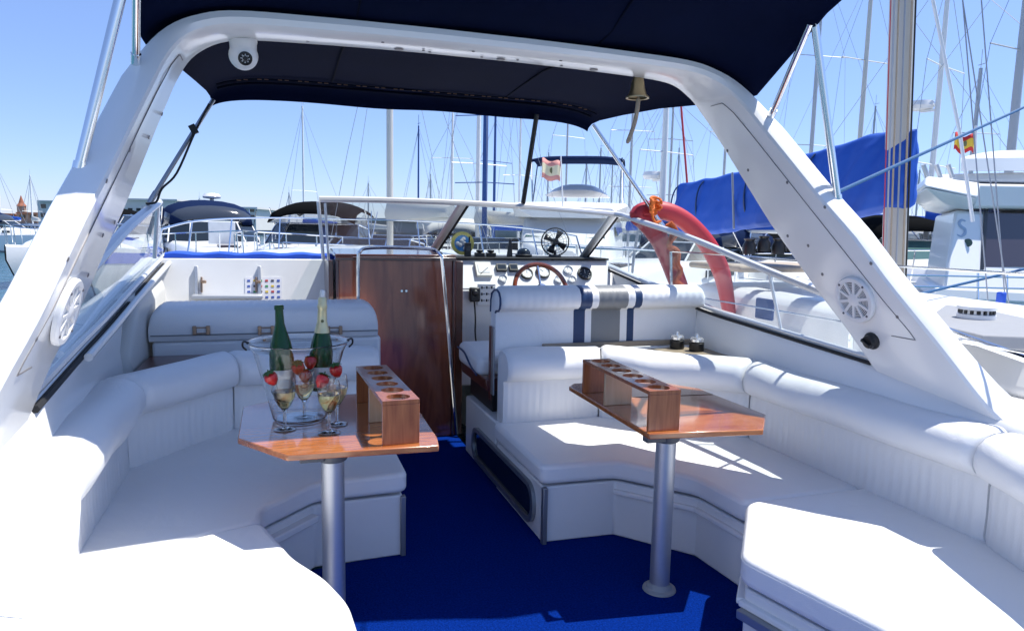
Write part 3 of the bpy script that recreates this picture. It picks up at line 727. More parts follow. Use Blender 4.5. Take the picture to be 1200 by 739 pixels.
# ---- pedestal tables
def table(name, label, poly, leg, rack_o, rack_ang, rlen, rwid, rh, mids, seam):
    zt = .68; t = thing(name, label, 'table', (leg[0], leg[1], 0))
    g = MB(); g.prism(poly, zt - .022, zt); top = g.build('tabletop', WOOD, t, bevel=.004)
    if seam:
        g = MB(); g.tube([Vector((*seam[0], zt)), Vector((*seam[1], zt))], .0022, 5); g.build('board_seam', mat('seam_dark', (.05, .015, .006), .5), top)
    g = MB(); g.lathe([(.0, 0), (.039, 0), (.039, zt - .075)], (leg[0], leg[1], .004), 28); g.build('pedestal_leg', ALU, t)
    g = MB(); g.lathe([(.042, zt - .075), (.050, zt - .07), (.055, zt - .0235), (0, zt - .0235)], (leg[0], leg[1], 0), 24)
    g.box((leg[0] - .07, leg[1] - .03, zt - .045), (.08, .04, .035)); g.build('leg_bracket', mat('bracket_grey', (.10, .11, .12), .5), t, bevel=.003)
    g = MB(); g.lathe([(.066, .001), (.064, .008), (.05, .012), (.0391, .03)], (leg[0], leg[1], 0), 28); g.build('floor_socket', mat('socket_grey', (.30, .31, .32), .45), t)
    # rack: raised board drilled for glasses on upright boards
    rot = Matrix.Rotation(rack_ang, 3, 'Z'); o = Vector((*rack_o, zt))
    def W(x, y, z): return o + rot @ Vector((x, y, z))
    g = MB(); th = .014
    # top board with real holes: strip between outline and circles
    hs = [(rwid * .5, rlen * (k + .5) / 6) for k in range(6)]
    hr_ = rlen / 6 * .39; cell = rlen / 6; ns = 24
    for hx, hy in hs:
        ring = []; sq = []
        for k in range(ns):
            a = 2 * PI * (k + .5) / ns; c, s_ = math.cos(a), math.sin(a)
            ring.append((hx + min(hr_, rwid * .36) * c, hy + hr_ * s_))
            m_ = max(abs(c) / (rwid / 2), abs(s_) / (cell / 2)); sq.append((hx + c / m_, hy + s_ / m_))
        # snap corners
        corners = [(rwid / 2, cell / 2), (-rwid / 2, cell / 2), (-rwid / 2, -cell / 2), (rwid / 2, -cell / 2)]
        for cx_, cy_ in corners:
            bi = min(range(ns), key=lambda i: (sq[i][0] - hx - cx_) ** 2 + (sq[i][1] - hy - cy_) ** 2); sq[bi] = (hx + cx_, hy + cy_)
        rows = [[W(x, y, rh) for x, y in sq], [W(x, y, rh) for x, y in ring], [W(x, y, rh - th) for x, y in ring], [W(x, y, rh - th) for x, y in sq]]
        g.grid(rows, 0, True)
    # outer edge band
    ol = [(0, 0), (rwid, 0), (rwid, rlen), (0, rlen)]
    g.grid([[W(x, y, rh - th) for x, y in ol], [W(x, y, rh) for x, y in ol]], 0, True)
    rk = g.build('glass_rack', WOODD, t, smooth=25)
    for y in mids:
        pale = (0 < y < rlen * .8 and y > .05)
        g = MB(); g.box(W(rwid / 2, y, (rh - th) / 2), (rwid - (.004 if pale else 0), .014, rh - th - .001), 0, rot)
        g.build('rack_upright', WOODP if pale else WOODD, rk, bevel=.002)
    return t
tL = [(-.142, 2.49), (.015, 2.262), (.50, 2.235), (.515, 2.33), (.53, 2.92), (.44, 3.05), (.02, 3.05), (-.145, 2.93)]
table('pedestal_table', 'varnished wooden pedestal table on the left carrying the ice bucket', tL, (.165, 2.40), (.318, 2.275), R(2), .62, .125, .152, (.007, .30, .613), None)
tR = [(1.262, 2.175), (1.712, 2.118), (1.868, 2.30), (1.868, 2.78), (1.72, 3.02), (1.33, 3.02), (1.285, 2.97)]
table('pedestal_table', 'varnished wooden pedestal table on the right with empty glass rack and bare top', tR, (1.41, 2.30), (1.268, 2.195), R(-2), .64, .128, .152, (.007, .40, .633), ((1.42, 2.70), (1.86, 2.66)))

# ---- things on the port table
ZT = .6805
bk = P(352, 492, z=ZT); bk.y += .02
bucket = thing('ice_bucket', 'clear flared plastic ice bucket holding two bottles on the left table', 'ice bucket', bk)
g = MB(); prof = [(0, .002), (.088, .002), (.098, .010), (.108, .05), (.135, .16), (.164, .262), (.180, .292), (.184, .296), (.180, .298), (.160, .264), (.1318, .16), (.1048, .05), (.094, .014), (.086, .008), (0, .008)]
prof = [(r * 1.0, h) for r, h in prof]
g.lathe(prof, bk, 48); g.build('bucket_shell', CLEAR, bucket)
for sx in (-1, 1):
    g = MB(); c = bk + Vector((sx * .178, .0, .285)); g.tube(smoothpath([c + Vector((sx * -.004, -.02, .012)), c + Vector((sx * .014, -.008, .016)), c + Vector((sx * .018, .008, -.004)), c + Vector((sx * .006, .02, -.02))], 4), .0035, 8); g.build('handle_ring', BLACK, bucket)
def bottle(label, px_top, tilt, x_off, y_off, foil):
    base = bk + Vector((x_off, y_off, .095)); t = thing('champagne_bottle', label, 'bottle', base)
    ax = Vector(tilt).normalized()
    prof = [(0, .002), (.040, 0), (.044, .008), (.0445, .13), (.043, .155), (.036, .195), (.024, .235), (.0165, .265), (.0145, .315)]
    g = MB(); g.lathe(prof + ([(.0175, .316), (.0175, .330), (.0135, .333), (0, .333)] if not foil else [(.014, .32), (0, .32)]), base, 28, axis=ax); b = g.build('bottle_glass', BOTTLE, t)
    g = MB(); g.lathe([(.0448, .015), (.0452, .016), (.0452, .092), (.0448, .093)], base, 28, axis=ax); g.build('paper_label', LABEL, t)
    if foil:
        g = MB(); g.lathe([(.0285, .222), (.0255, .236), (.0185, .266), (.0165, .312), (.0185, .318), (.0185, .326), (.0165, .332), (.0165, .350), (.012, .358), (0, .360)], base, 28, axis=ax); f = g.build('neck_foil', FOIL, t)
        g = MB(); side = Vector((0, -1, .1)); side = (side - ax * ax.dot(side)).normalized(); g.lathe([(.006, 0), (.006, .0015), (0, .002)], base + ax * .268 + side * .0185, 12, axis=side); g.build('neck_seal', CREST, f)
        g = MB(); g.lathe([(.010, .355), (.011, .375), (.009, .385), (.0, .386)], base, 16, axis=ax); g.build('cork_cap', mat('cap_silver', (.6, .6, .6), .35, metal=.6), t)
    return t
bottle('dark green champagne bottle without foil leaning left in the ice bucket', None, (-.03, .03, 1), -.058, .03, False)
bottle('champagne bottle with gold foil neck standing in the ice bucket', None, (.03, .01, 1), .080, .06, True)
GL = [('front left champagne glass standing nearest the bucket base', 334, 503), ('rear champagne glass holding stacked strawberries behind the front pair', 357, 491), ('front right champagne glass with fullest wine before the gold foil bottle', 386, 507), ('rear right champagne glass half hidden behind the front right one', 395, 497)]
def glass_proto():
    t = thing('champagne_glass', '', 'glass', (0, 0, 0), 'champagne glasses on the left table')
    g = MB(); g.lathe([(0, .003), (.026, .002), (.029, .0), (.029, .002), (.010, .008), (.0045, .014), (.004, .06), (.006, .072), (.016, .088), (.026, .115), (.030, .140), (.029, .165), (.0265, .186), (.0255, .186), (.028, .165), (.0288, .140), (.0248, .115), (.0145, .088), (.004, .076), (0, .075)], (0, 0, 0), 28); g.build('glass_body', CRYST, t)
    g = MB(); g.lathe([(0, .0752), (.0045, .0762), (.0147, .088), (.0251, .115), (.0291, .140), (.0288, .1405), (0, .1402)], (0, 0, 0), 24); g.build('wine', WINE, t)
    return t
gp = glass_proto()
gl_pos = []
for i, (lab, px, py) in enumerate(GL):
    o = gp if i == 0 else copy_tree(gp)
    p = P(px, py, z=ZT); o.location = p; o['label'] = lab; o.scale = (1.34, 1.34, 1.0); gl_pos.append(p)
def berry_proto():
    t = thing('strawberry', '', 'strawberry', (0, 0, 0), 'strawberries on the champagne glasses')
    g = MB(); g.lathe([(0, 0), (.006, .002), (.0135, .012), (.0165, .022), (.015, .030), (.008, .035), (0, .0355)], (0, 0, 0), 16); g.build('fruit', BERRY, t)
    g = MB()
    for k in range(7):
        a = 2 * PI * k / 7; d = Vector((math.cos(a), math.sin(a), 0)); e = Vector((-d.y, d.x, 0))
        g.add([Vector((0, 0, .035)) + e * .004, Vector((0, 0, .035)) - e * .004, d * .010 - e * .005 + Vector((0, 0, .0375)), d * .018 + Vector((0, 0, .034)), d * .010 + e * .005 + Vector((0, 0, .0375))], [(0, 1, 2, 3, 4)])
    g.tube([(0, 0, .034), (.002, 0, .044)], .0015, 5); g.build('leaf_crown', LEAF, t, smooth=0, solid=.0006)
    return t
bp_ = berry_proto(); rim = .186
BER = [('strawberry on the rim of the front left champagne glass', 0, (-.030, -.012, rim - .020), -25),
       ('upper strawberry perched on the rear champagne glass, leaning left', 1, (-.018, -.008, rim - .012), -20),
       ('topmost strawberry in the pile on the rear champagne glass', 1, (.022, .004, rim + .002), 25),
       ('lowest strawberry inside the bowl of the rear champagne glass', 1, (.004, -.006, .140), 5),
       ('strawberry on the left rim of the front right champagne glass', 2, (-.034, -.010, rim - .022), -30),
       ('strawberry on the rim of the rear right champagne glass', 3, (.004, -.016, rim - .008), 12)]
for i, (lab, gi, off, tl) in enumerate(BER):
    o = bp_ if i == 0 else copy_tree(bp_)
    o.location = gl_pos[gi] + Vector(off); o.rotation_euler = (R(10), R(tl), R(i * 50)); o['label'] = lab; o.scale = (1.42,) * 3
# two spice or sweetener jars in holder on the corner shelf
def jar_proto():
    t = thing('jar', '', 'jar', (0, 0, 0), 'jars on the corner shelf')
    g = MB(); g.lathe([(0, 0), (.040, 0), (.042, .004), (.042, .048), (.036, .052), (0, .053)], (0, 0, 0), 20); g.build('jar_body', BLACK, t)
    g = MB(); g.lathe([(.037, .053), (.040, .056), (.040, .070), (.034, .078), (.012, .080), (.010, .098), (0, .099)], (0, 0, 0), 20); g.build('jar_lid', mat('jar_lid_steel', (.72, .72, .72), .2, metal=.7), t)
    return t
jp = jar_proto()
for i, (px, py, lab) in enumerate(((793, 408, 'black jar with steel lid on corner shelf, nearer the helm seat'), (816, 411, 'black jar with steel lid on corner shelf, nearer the right side wall'))):
    o = jp if i == 0 else copy_tree(jp); o.location = P(px, py, z=.7355); o['label'] = lab

# ---- things on the dash
g = MB(); fo = P(650, 303, y=5.0); fo.z = 1.205
fan = thing('desk_fan', 'small black round cage fan standing on the dashboard', 'fan', fo)
c = fo + Vector((0, 0, .115)); g = MB(); ax = Vector((-.25, -1, .05)).normalized(); xx = ax.cross(Vector((0, 0, 1))).normalized(); zz = xx.cross(ax)
ring = lambda r, d: [c + ax * d + (xx * math.cos(2 * PI * k / 30) + zz * math.sin(2 * PI * k / 30)) * r for k in range(30)]
g.tube(ring(.105, .0), .0055, 6, 0, True); g.tube(ring(.085, .025), .0015, 5, 0, True); g.tube(ring(.06, .032), .0015, 5, 0, True)
for k in range(18):
    a = 2 * PI * k / 18; d = xx * math.cos(a) + zz * math.sin(a); g.tube([c + ax * .035 + d * .02, c + ax * .03 + d * .06, c + d * .105], .0013, 4)
g.build('fan_cage', BLACK, fan)
g = MB(); g.lathe([(0, .04), (.02, .038), (.026, .02), (.03, -.05), (.0, -.06)], c, 18, axis=ax)
for k in range(4):
    a = k * PI / 2 + .4; d = xx * math.cos(a) + zz * math.sin(a); e = d.cross(ax)
    g.add([c + d * .02 - e * .01 + ax * .005, c + d * .02 + e * .01 - ax * .01, c + d * .09 + e * .035 - ax * .015, c + d * .092 - e * .02 + ax * .01], [(0, 1, 2, 3)])
g.build('fan_blades', mat('fan_black', (.02, .02, .022), .3), fan, solid=.002)
g = MB(); g.lathe([(0, .0), (.05, 0), (.048, .012), (.012, .018), (.010, .05)], fo, 18); g.build('fan_base', BLACK, fan)
g = MB(); o = P(613.5, 304, y=4.98); o.z = 1.204
cp = thing('compass', 'black domed marine compass on the dashboard', 'compass', o)
g.lathe([(.062, 0), (.064, .016), (.054, .022)], o, 24); g.build('compass_base', BLACK, cp)
g = MB(); g.lathe([(.053, .02), (.050, .040), (.036, .058), (.016, .066), (0, .067)], o, 24); g.build('compass_dome', GDARK, cp)
g = MB(); o = P(597, 303, y=5.0); o.z = 1.204
g.add([o + Vector(v) for v in ((-.022, -.012, 0), (.022, -.012, 0), (.022, .012, 0), (-.022, .012, 0), (-.006, -.006, .125), (.012, -.006, .135), (.012, .006, .135), (-.006, .006, .125))], [(3, 2, 1, 0), (4, 5, 6, 7), (0, 1, 5, 4), (1, 2, 6, 5), (2, 3, 7, 6), (3, 0, 4, 7)])
tag(g.build('fin_antenna', BLACK, None, bevel=.004, base=o), 'black upright fin antenna on the dashboard beside the compass', 'antenna')
o = P(548, 303, y=4.99); o.z = 1.204; rd = thing('handheld_radio', 'black handheld radio with stub aerial standing on the dashboard left end', 'radio', o)
g = MB(); g.box(o + Vector((0, 0, .05)), (.045, .03, .10)); g.box(o + Vector((0, -.016, .055)), (.03, .003, .03), 1); g.build('radio_body', [BLACK, GDARK], rd, bevel=.005)
g = MB(); g.tube([o + Vector((.012, 0, .1)), o + Vector((.012, 0, .145))], .006, 8); g.build('aerial', BLACKR, rd)
for px, lab in ((562, 'low black instrument holder on the dashboard next to the handheld radio'), (575, 'low black instrument holder on the dashboard near the fin antenna')):
    o = P(px, 303, y=4.95); o.z = 1.204; g = MB(); g.box(o + Vector((0, 0, .016)), (.07, .05, .03)); g.lathe([(.012, .03), (.026, .036), (.026, .050), (.0, .052)], o, 14)
    tag(g.build('instrument_holder', BLACK, None, bevel=.004, base=o), lab, 'holder')
# radio microphone hanging at the console
o = P(556, 345, y=4.66); mic = thing('radio_microphone', 'black fist microphone hanging on the console by its cord', 'microphone', o)
g = MB(); g.box(o, (.075, .045, .10)); g.lathe([(.024, 0), (.022, .012), (0, .014)], o + Vector((0, -.022, .012)), 16, axis=(0, -1, 0)); g.build('microphone_body', BLACK, mic, bevel=.014, seg=3)
g = MB(); g.tube(smoothpath([o + Vector((0, 0, -.05)), o + Vector((.006, -.01, -.16)), o + Vector((.01, 0, -.28)), o + Vector((.03, .03, -.36))], 5), .006, 6); g.build('microphone_cord', BLACKR, mic)

# ---- security camera and bell under the arch
o = P(285, 49, y=3.10); sc = thing('security_camera', 'white dome security camera fixed under the arch beam', 'camera', o)
g = MB(); g.lathe([(.0, .03), (.052, .03), (.054, .0), (.050, -.016), (.04, -.02)], o, 28); g.build('camera_mount', PLASW, sc)
c = o + Vector((0, -.005, -.055))
g = MB(); prof = [(.056 * math.sin(PI * k / 14), -.056 * math.cos(PI * k / 14)) for k in range(15)]; g.lathe(prof, c, 28); g.lathe([(.050, 0), (.052, .055)], c, 28); g.build('camera_dome', PLASW, sc)
ax = Vector((.16, -1, -.42)).normalized()
g = MB(); g.lathe([(.026, .050), (.027, .057), (.022, .059), (.020, .055), (0, .054)], c, 24, axis=ax)
for k in range(8):
    a = 2 * PI * k / 8; xx = ax.cross(Vector((0, 0, 1))).normalized(); zz = xx.cross(ax); g.lathe([(.003, .055), (.0025, .058), (0, .058)], c + (xx * math.cos(a) + zz * math.sin(a)) * .015, 6, 1, axis=ax)
g.lathe([(.010, .054), (.009, .06), (0, .061)], c, 14, axis=ax); g.build('lens', [BLACK, ALU], sc)
o = P(748, 89, y=3.12); bell = thing('ship_bell', 'brass ship bell hanging under the arch with a tan rope', 'bell', o)
g = MB(); g.lathe([(0, .002), (.014, 0), (.024, -.008), (.030, -.03), (.034, -.06), (.044, -.088), (.056, -.100), (.056, -.106), (.046, -.104)], o, 30); g.tube([o + Vector((0, 0, .03)), o], .006, 8); g.build('bell_body', BRASS, bell)
g = MB(); a = P(748, 117, y=3.12); b = P(735, 168, y=3.12); g.tube(smoothpath([o + Vector((0, 0, -.08)), a, a + (b - a) * .5 + Vector((.012, 0, 0)), b], 6), [.004] * 6 + [.011] * 12 + [.006], 8); g.build('bell_rope', TAN, bell)

# ---- bimini
bim = thing('bimini_top', 'dark navy canvas bimini stretched over the arch on steel poles', 'bimini top', (CX, 3.2, 2.1))
stn = [(2.24, 1.225, 2.44, 2.30), (2.34, 1.235, 2.43, 2.27), (2.55, 1.25, 2.34, 2.16), (2.78, 1.262, 2.245, 2.035), (2.92, 1.262, 2.218, 2.03), (3.15, 1.255, 2.222, 2.055), (3.6, 1.235, 2.245, 2.10), (4.0, 1.21, 2.23, 2.12), (4.28, 1.185, 2.215, 2.125), (4.38, 1.175, 2.195, 2.115), (4.42, 1.17, 2.165, 2.095), (4.43, 1.165, 2.125, 2.07)]
rows = []
NU = 40
for y, wdt, zc, ze in stn:
    row = []; y_ = y
    for k in range(NU + 1):
        u = -1 + 2 * k / NU; sc_y = 1 - min(1, abs((1.5 * u - .5 * u ** 3)) / .82) ** 2; y = y_ + (.17 * sc_y if y_ < 2.3 else .13 * sc_y if y_ < 2.4 else .03 * sc_y if y_ < 2.6 else 0)
        x = CX + wdt * math.sin(u * PI / 2) ** 1 if False else CX + wdt * (1.5 * u - .5 * u ** 3) / 1.0
        q = abs((x - CX) / wdt); pw = 7 if y < 4.2 else 9
        zz = ze + (zc - ze) * (1 - q ** pw) ** .8
        zz += .006 * math.sin(x * 7 + y * 3) * (1 - q) + .004 * math.sin(y * 21 + x * 2) * (1 - q)
        row.append((x, y, zz))
    rows.append(row)
g = MB(); g.grid(rows); cv = g.build('canopy', NAVY, bim, smooth=60, solid=.004)
g = MB()
def cz(y, x):
    for a, b in zip(stn, stn[1:]):
        if a[0] <= y <= b[0]:
            t = (y - a[0]) / (b[0] - a[0]); wd = lerp(a[1], b[1], t); zc = lerp(a[2], b[2], t); ze = lerp(a[3], b[3], t); break
    q = min(1, abs((x - CX) / wd)); return ze + (zc - ze) * (1 - q ** 8) ** .8
for yy in (4.22, 4.30):
    g.tube([(x, yy, cz(yy, x) - .012) for x in [CX + 1.13 * math.sin(PI / 2 * (-1 + 2 * k / 50)) for k in range(51)]], .007 if yy > 4.25 else .004, 6)
g.build('hem', NAVYP, cv)
for xo in (-.52, .52):
    g = MB(); g.tube([(CX + xo, y, cz(y, CX + xo) - .005) for y in [2.26 + 2.08 * k / 40 for k in range(41)]], .0045, 5); g.build('seam', NAVYP, cv)
g = MB()
for k in range(60):
    x = CX - 1.05 + 2.1 * k / 59
    if k % 3: g.box((x, 4.215, cz(4.215, x) - .014), (.022, .006, .004))
g.build('lacing', BROWNTH, cv, smooth=0)
def pole(name, a, b, r, m_, end=True):
    g = MB(); a = Vector(a); b = Vector(b); d = (b - a).normalized(); g.tube([a, b], r, 12)
    if end:
        g.tube([b - d * .07, b - d * .005], r * 1.25, 12); g.tube([b - d * .02, b + d * .02], r * .6, 8); g.box(b + d * .03, (.035, .06, .022), 0)
    return g.build(name, m_, bim, smooth=40)
for s in (1, -1):
    ap = Vector((CX + s * 1.20, 2.36, 2.22)); lb = Vector((CX + s * 1.385, 2.36, 1.505)); sbb = Vector((CX + s * 1.27, 2.70, 1.90))
    pole('pole', ap, lb, .0155, CHROME); pole('pole', ap + Vector((0, .03, .02)), sbb, .013, CHROME)
    if s > 0: pole('pole', ap + Vector((.04, .04, .03)), lb + Vector((.02, .03, .02)), .008, CHROME, False)
pole('pole', P(695, 146, y=4.38), P(779, 268, y=4.2), .0135, CHROME)
pole('pole', P(250, 117, y=4.38), P(175, 238, y=4.2), .0125, mat('dull_steel', (.35, .37, .4), .3, metal=1))
pole('pole', P(629, 134, y=4.38), P(613, 238, y=4.57), .016, BLACK, False)
g = MB(); a = P(245, 122, y=4.36); b = P(178, 232, y=4.18)
g.tube(smoothpath([a, a + (b - a) * .3 + Vector((.01, 0, -.01)), a + (b - a) * .7 + Vector((.035, 0, -.02)), b + Vector((.05, 0, .05)), b + Vector((.02, 0, -.02)), b + Vector((-.03, 0, -.03))], 5), .006, 6)
c = a + (b - a) * .28; g.box(c, (.035, .03, .05), 0, Matrix.Rotation(R(-28), 3, 'Y')); g.build('strap', BLACKR, bim)

# ---- lifebuoy and orange rope outside the windscreen
lbp = [P(px, py, y=4.30) for px, py in ((814, 385), (806, 362), (792, 325), (775, 285), (758, 262), (748, 252), (762, 246), (785, 249), (808, 263), (830, 288), (845, 318), (852, 350), (856, 380))]
lb = thing('lifebuoy', 'faded red horseshoe lifebuoy tied outside the right windscreen', 'lifebuoy', lbp[4])
g = MB(); g.tube(smoothpath(lbp, 5), [.043 + .020 * min(1, min(k, 60 - k) / 10) for k in range(61)], 16); g.build('buoy_body', PINK, lb)
g = MB()
for i in (3, 8): 
    pass
rp = [P(px, py, y=4.20) for px, py in ((783, 262), (788, 275), (784, 288), (793, 296), (789, 310), (797, 318), (792, 330), (799, 340), (793, 350))]
g.tube(smoothpath(rp, 5), .020, 8); g.tube(smoothpath([p + Vector((.02 * math.sin(i * 2), -.03, .01)) for i, p in enumerate(rp)], 5), .014, 8)
g.build('throw_line', mat('rust_orange_line', (.45, .09, .02), .8, bump=.6, bscale=120), lb)
g = MB(); kc = P(766, 241, y=4.20); random.seed(3)
for k in range(5):
    rr = [kc + Vector((math.cos(a) * .045 * random.uniform(.6, 1.3), -.02 + .03 * math.sin(a * 1.5), math.sin(a) * .03 + (k - 2) * .014)) for a in [i * .5 for i in range(12)]]
    g.tube(smoothpath(rr, 3), .009, 6)
g.tube(smoothpath([kc + Vector((-.03, -.02, -.02)), kc + Vector((-.02, -.03, -.08)), kc + Vector((.01, -.02, -.11)), kc + Vector((.05, -.02, -.10))], 4), .008, 6)
tag(g.build('orange_rope', ORANGE, None, base=kc), 'bright orange rope knotted round the right front bimini pole', 'rope')

# ================================================================== neighbouring boats
CURTD = mat('camper_window', (.045, .055, .075), .10)
CURT = glassmat('clear_curtain', (.62, .66, .72), 1.5, .03, .12)
def hull_mesh(L, B, fb, rake=.12, tr=.8, stern=.86):
    rows = []
    N_ = 14
    for i in range(N_ + 1):
        t = i / N_; y = -L / 2 + L * t
        b = B / 2 * (lerp(stern, 1, min(1, t / .4)) if t < .4 else max(.015, 1 - ((t - .4) / .6) ** 2.2))
        z = fb * (1 + .22 * t * t); yk = y - L * rake * t ** 3
        rows.append([(-b, y, z), (-b * 1.01, y, z * .7), (-b * .93, (y + yk) / 2, .12), (-b * .5, yk, -.35), (b * .5, yk, -.35), (b * .93, (y + yk) / 2, .12), (b * 1.01, y, z * .7), (b, y, z)])
    g = MB(); g.grid(rows, 0, False, False)
    g.f.append([k for k in range(8)]); g.m.append(0)
    return g, rows
def deck_mesh(rows, drop=.0, camber=.06):
    g = MB(); rr = []
    for r in rows:
        a, b = Vector(r[0]), Vector(r[-1])
        rr.append([a.lerp(b, k / 6) + Vector((0, 0, -drop + camber * (1 - (k / 3 - 1) ** 2))) for k in range(7)])
    g.grid(rr); return g
def loft(secs):
    """cabin lofts: list of (y, halfwidth bottom, halfwidth top, z bottom, z top)"""
    rows = []
    for y, wb, wt, zb, zt in secs:
        rows.append([(-wb, y, zb), (-wt - .01, y, zt - .07), (-wt + .08, y, zt), (0, y, zt + .04), (wt - .08, y, zt), (wt + .01, y, zt - .07), (wb, y, zb)])
    g = MB(); g.grid(rows, 0, False, False)
    n = 7; k = len(rows) - 1
    g.f.append([i for i in range(n)]); g.m.append(0); g.f.append([k * n + i for i in range(n)][::-1]); g.m.append(0)
    return g
def cruiser(label, pos, rz, L=9, B=3.1, fb=1.0, canopy=BIMN, tall=1.0, hullm=BOATW, win=DARKGL, group=None, arch_=True):
    t = thing('motor_cruiser', label, 'motorboat', (pos[0], pos[1], WL), group, rz)
    g, rows = hull_mesh(L, B, fb); g.build('hull', hullm, t, smooth=40).matrix_parent_inverse = Matrix.Identity(4)
    def pb(g, name, m_, par=t, **k):
        o = g.build(name, m_, par, **k); o.matrix_parent_inverse = Matrix.Identity(4); return o
    pb(deck_mesh(rows, -.005), 'deck', BOATW, smooth=50)
    h = B / 2
    cb = pb(loft([(L * .40, .1, .08, fb * 1.1, fb * 1.18), (L * .30, h * .42, h * .34, fb * 1.1, fb + .30), (L * .15, h * .70, h * .6, fb, fb + .42), (-L * .02, h * .84, h * .74, fb, fb + .50), (-L * .44, h * .84, h * .76, fb * .9, fb + .46)]), 'cabin_trunk', BOATW, smooth=45)
    g = MB(); z0 = fb + .47; z1 = fb + 1.02 * tall
    yb, yt = L * .02, -L * .05
    fw_ = [(-h * .76, yb - .5, z0), (-h * .45, yb, z0 + .02), (h * .45, yb, z0 + .02), (h * .76, yb - .5, z0), (h * .78, -L * .22, z0)]
    ft_ = [(-h * .68, yt - .5, z1), (-h * .38, yt, z1), (h * .38, yt, z1), (h * .68, yt - .5, z1), (h * .74, -L * .22, z1 - .12)]
    fw_ = [(-h * .78, -L * .22, z0)] + fw_; ft_ = [(-h * .74, -L * .22, z1 - .12)] + ft_
    g.grid([fw_, ft_]); wsn = pb(g, 'windscreen', win, smooth=20)
    g = MB(); g.tube(ft_, .025, 6)
    for a, b in zip(fw_, ft_): g.tube([a, b], .022, 6)
    pb(g, 'windscreen_frame', BOATW if canopy is BIMN else CHROME, wsn)
    if canopy is not None:
        zc = fb + 1.62 * tall; rows2 = []
        for k, y in enumerate([L * -.03, -L * .07, -L * .14, -L * .22, -L * .30, -L * .36]):
            e = [-.34, -.10, 0, .02, -.02, -.12][k]; row = []
            if canopy is BIMN: e = [-.52 * tall, -.16, 0, .03, -.02, -.16][k]; y = [ft_[2][1] - .05, -L * .09, -L * .15, -L * .23, -L * .31, -L * .40][k]
            for j in range(11):
                u = -1 + j / 5
                if canopy is BIMN: q_ = [.50, .70, .76, .78, .78, .74][k]; row.append((h * q_ * math.sin(u * PI / 2), y, (z1 - .08) + (zc + e - z1 + .08) * max(0, math.cos(u * PI / 2)) ** .6))
                else: row.append((h * .70 * u, y, zc + e - .25 * abs(u) ** 3))
            rows2.append(row)
        g = MB(); g.grid(rows2, mifn=(lambda i, j: 1 if (i == 0 and 0 < j < 9) or (i in (1, 3) and j in (0, 9)) else 0) if canopy is BIMN else None); cn = pb(g, 'canopy', [canopy, CURTD], smooth=60, solid=.03)
        if canopy is not BIMN:
            ft2 = ft_[1:5] ; top = [Vector(rows2[0][k]) for k in (0, 3, 7, 10)]
            g = MB(); g.grid([ft2, top]); g.grid([[ft_[0], ft_[1]], [rows2[3][0], rows2[0][0]]]); g.grid([[ft_[5], ft_[4]], [rows2[3][10], rows2[0][10]]]); pb(g, 'clear_curtain', CURT, cn, smooth=30)
        for s in (-1, 1):
            g = MB()
            for y in (-L * .10, -L * .22, -L * .34): g.tube([(s * h * .79, y, zc - .2), (s * h * .80, -L * .2, fb + .5)], .015, 5)
            pb(g, 'canopy_frame', CHROME, cn)
    g = MB(); rl = []
    for s in (-1, 1):
        pts = []
        for tt in (.42, .55, .68, .80, .90, .975):
            b = h * max(.03, 1 - ((tt - .4) / .6) ** 2.2) * .93; pts.append(Vector((s * b, -L / 2 + L * tt, fb * (1 + .22 * tt * tt) + .62)))
        rl.append(pts)
        for p in pts: g.tube([p, p - Vector((0, .06, .6))], .014, 5)
    g.tube(rl[0] + rl[1][::-1], .016, 6)
    pb(g, 'bow_rail', CHROME)
    g = MB(); g.box((0, L * .20, fb + .43), (.5, .5, .05)); pb(g, 'deck_hatch', SMOKE, cb, bevel=.02)
    for s in (-1, 1):
        for k in range(2): g = MB(); g.box((s * (h * .80), L * (.02 + .1 * k) - L * .12, fb + .26), (.03, .45, .14)); pb(g, 'side_window', DARKGL, cb, bevel=.01)
    return t, pb
def atw(px, d):
    p = P(px, 300, d=d); return (p.x, p.y)
def face_cam(px, extra=0):
    """bow pointing towards us"""
    p = P(px, 300, d=10); return math.atan2(p.y, p.x) + PI / 2 + R(extra)
tA, pbA = cruiser('white cruiser with domed navy canopy, bow-on beyond the left of the foredeck', atw(255, 19), face_cam(255, 8), 9.5, 3.1, 1.0, BIMN)
g = MB(); g.box((.15, 1.9, 1.75), (.62, .04, .55)); pbA(g, 'towel', mat('pale_towel', (.66, .68, .70), .8, noise=.2, nscale=6), bevel=.01)
g = MB(); g.lathe([(0, .16), (.2, .13), (.26, .05), (.24, 0), (.06, -.02), (.05, -.3)], (-.2, -2.2, 2.72), 16); pbA(g, 'radar_dome', BOATW)
tB, pbB = cruiser('white cruiser with black canopy and dark windscreen, moored left of the cabin door', atw(362, 18), face_cam(362, -14), 9.5, 3.2, 1.0, BIMB, win=DARKGL)
cruiser('low white cruiser without canopy seen through the left pane of the windscreen', atw(420, 17), face_cam(420, -20), 9, 3.0, .85, None, .8, group=None)
cruiser('small white cruiser without canopy seen through the windscreen above the cabin door', atw(478, 22), face_cam(478, 12), 8, 2.8, .9, None, .8)
cruiser('white cruiser with cream canopy seen through the windscreen beside the centre post', atw(530, 24), face_cam(530, -8), 9, 3.0, .95, BIMW, .85)
cruiser('open white cruiser seen through the windscreen left of the fan', atw(590, 20), face_cam(590, 15), 8.5, 2.9, .9, None, .8)
cruiser('white cruiser seen through the right side pane, behind the lifebuoy', atw(775, 15), face_cam(775, -30), 8.5, 2.9, .9, BIMN, .85)
cruiser('white cruiser with black canopy beneath the blue boom cover', atw(900, 17), face_cam(900, 20), 9, 3.0, .85, BIMB, .75)
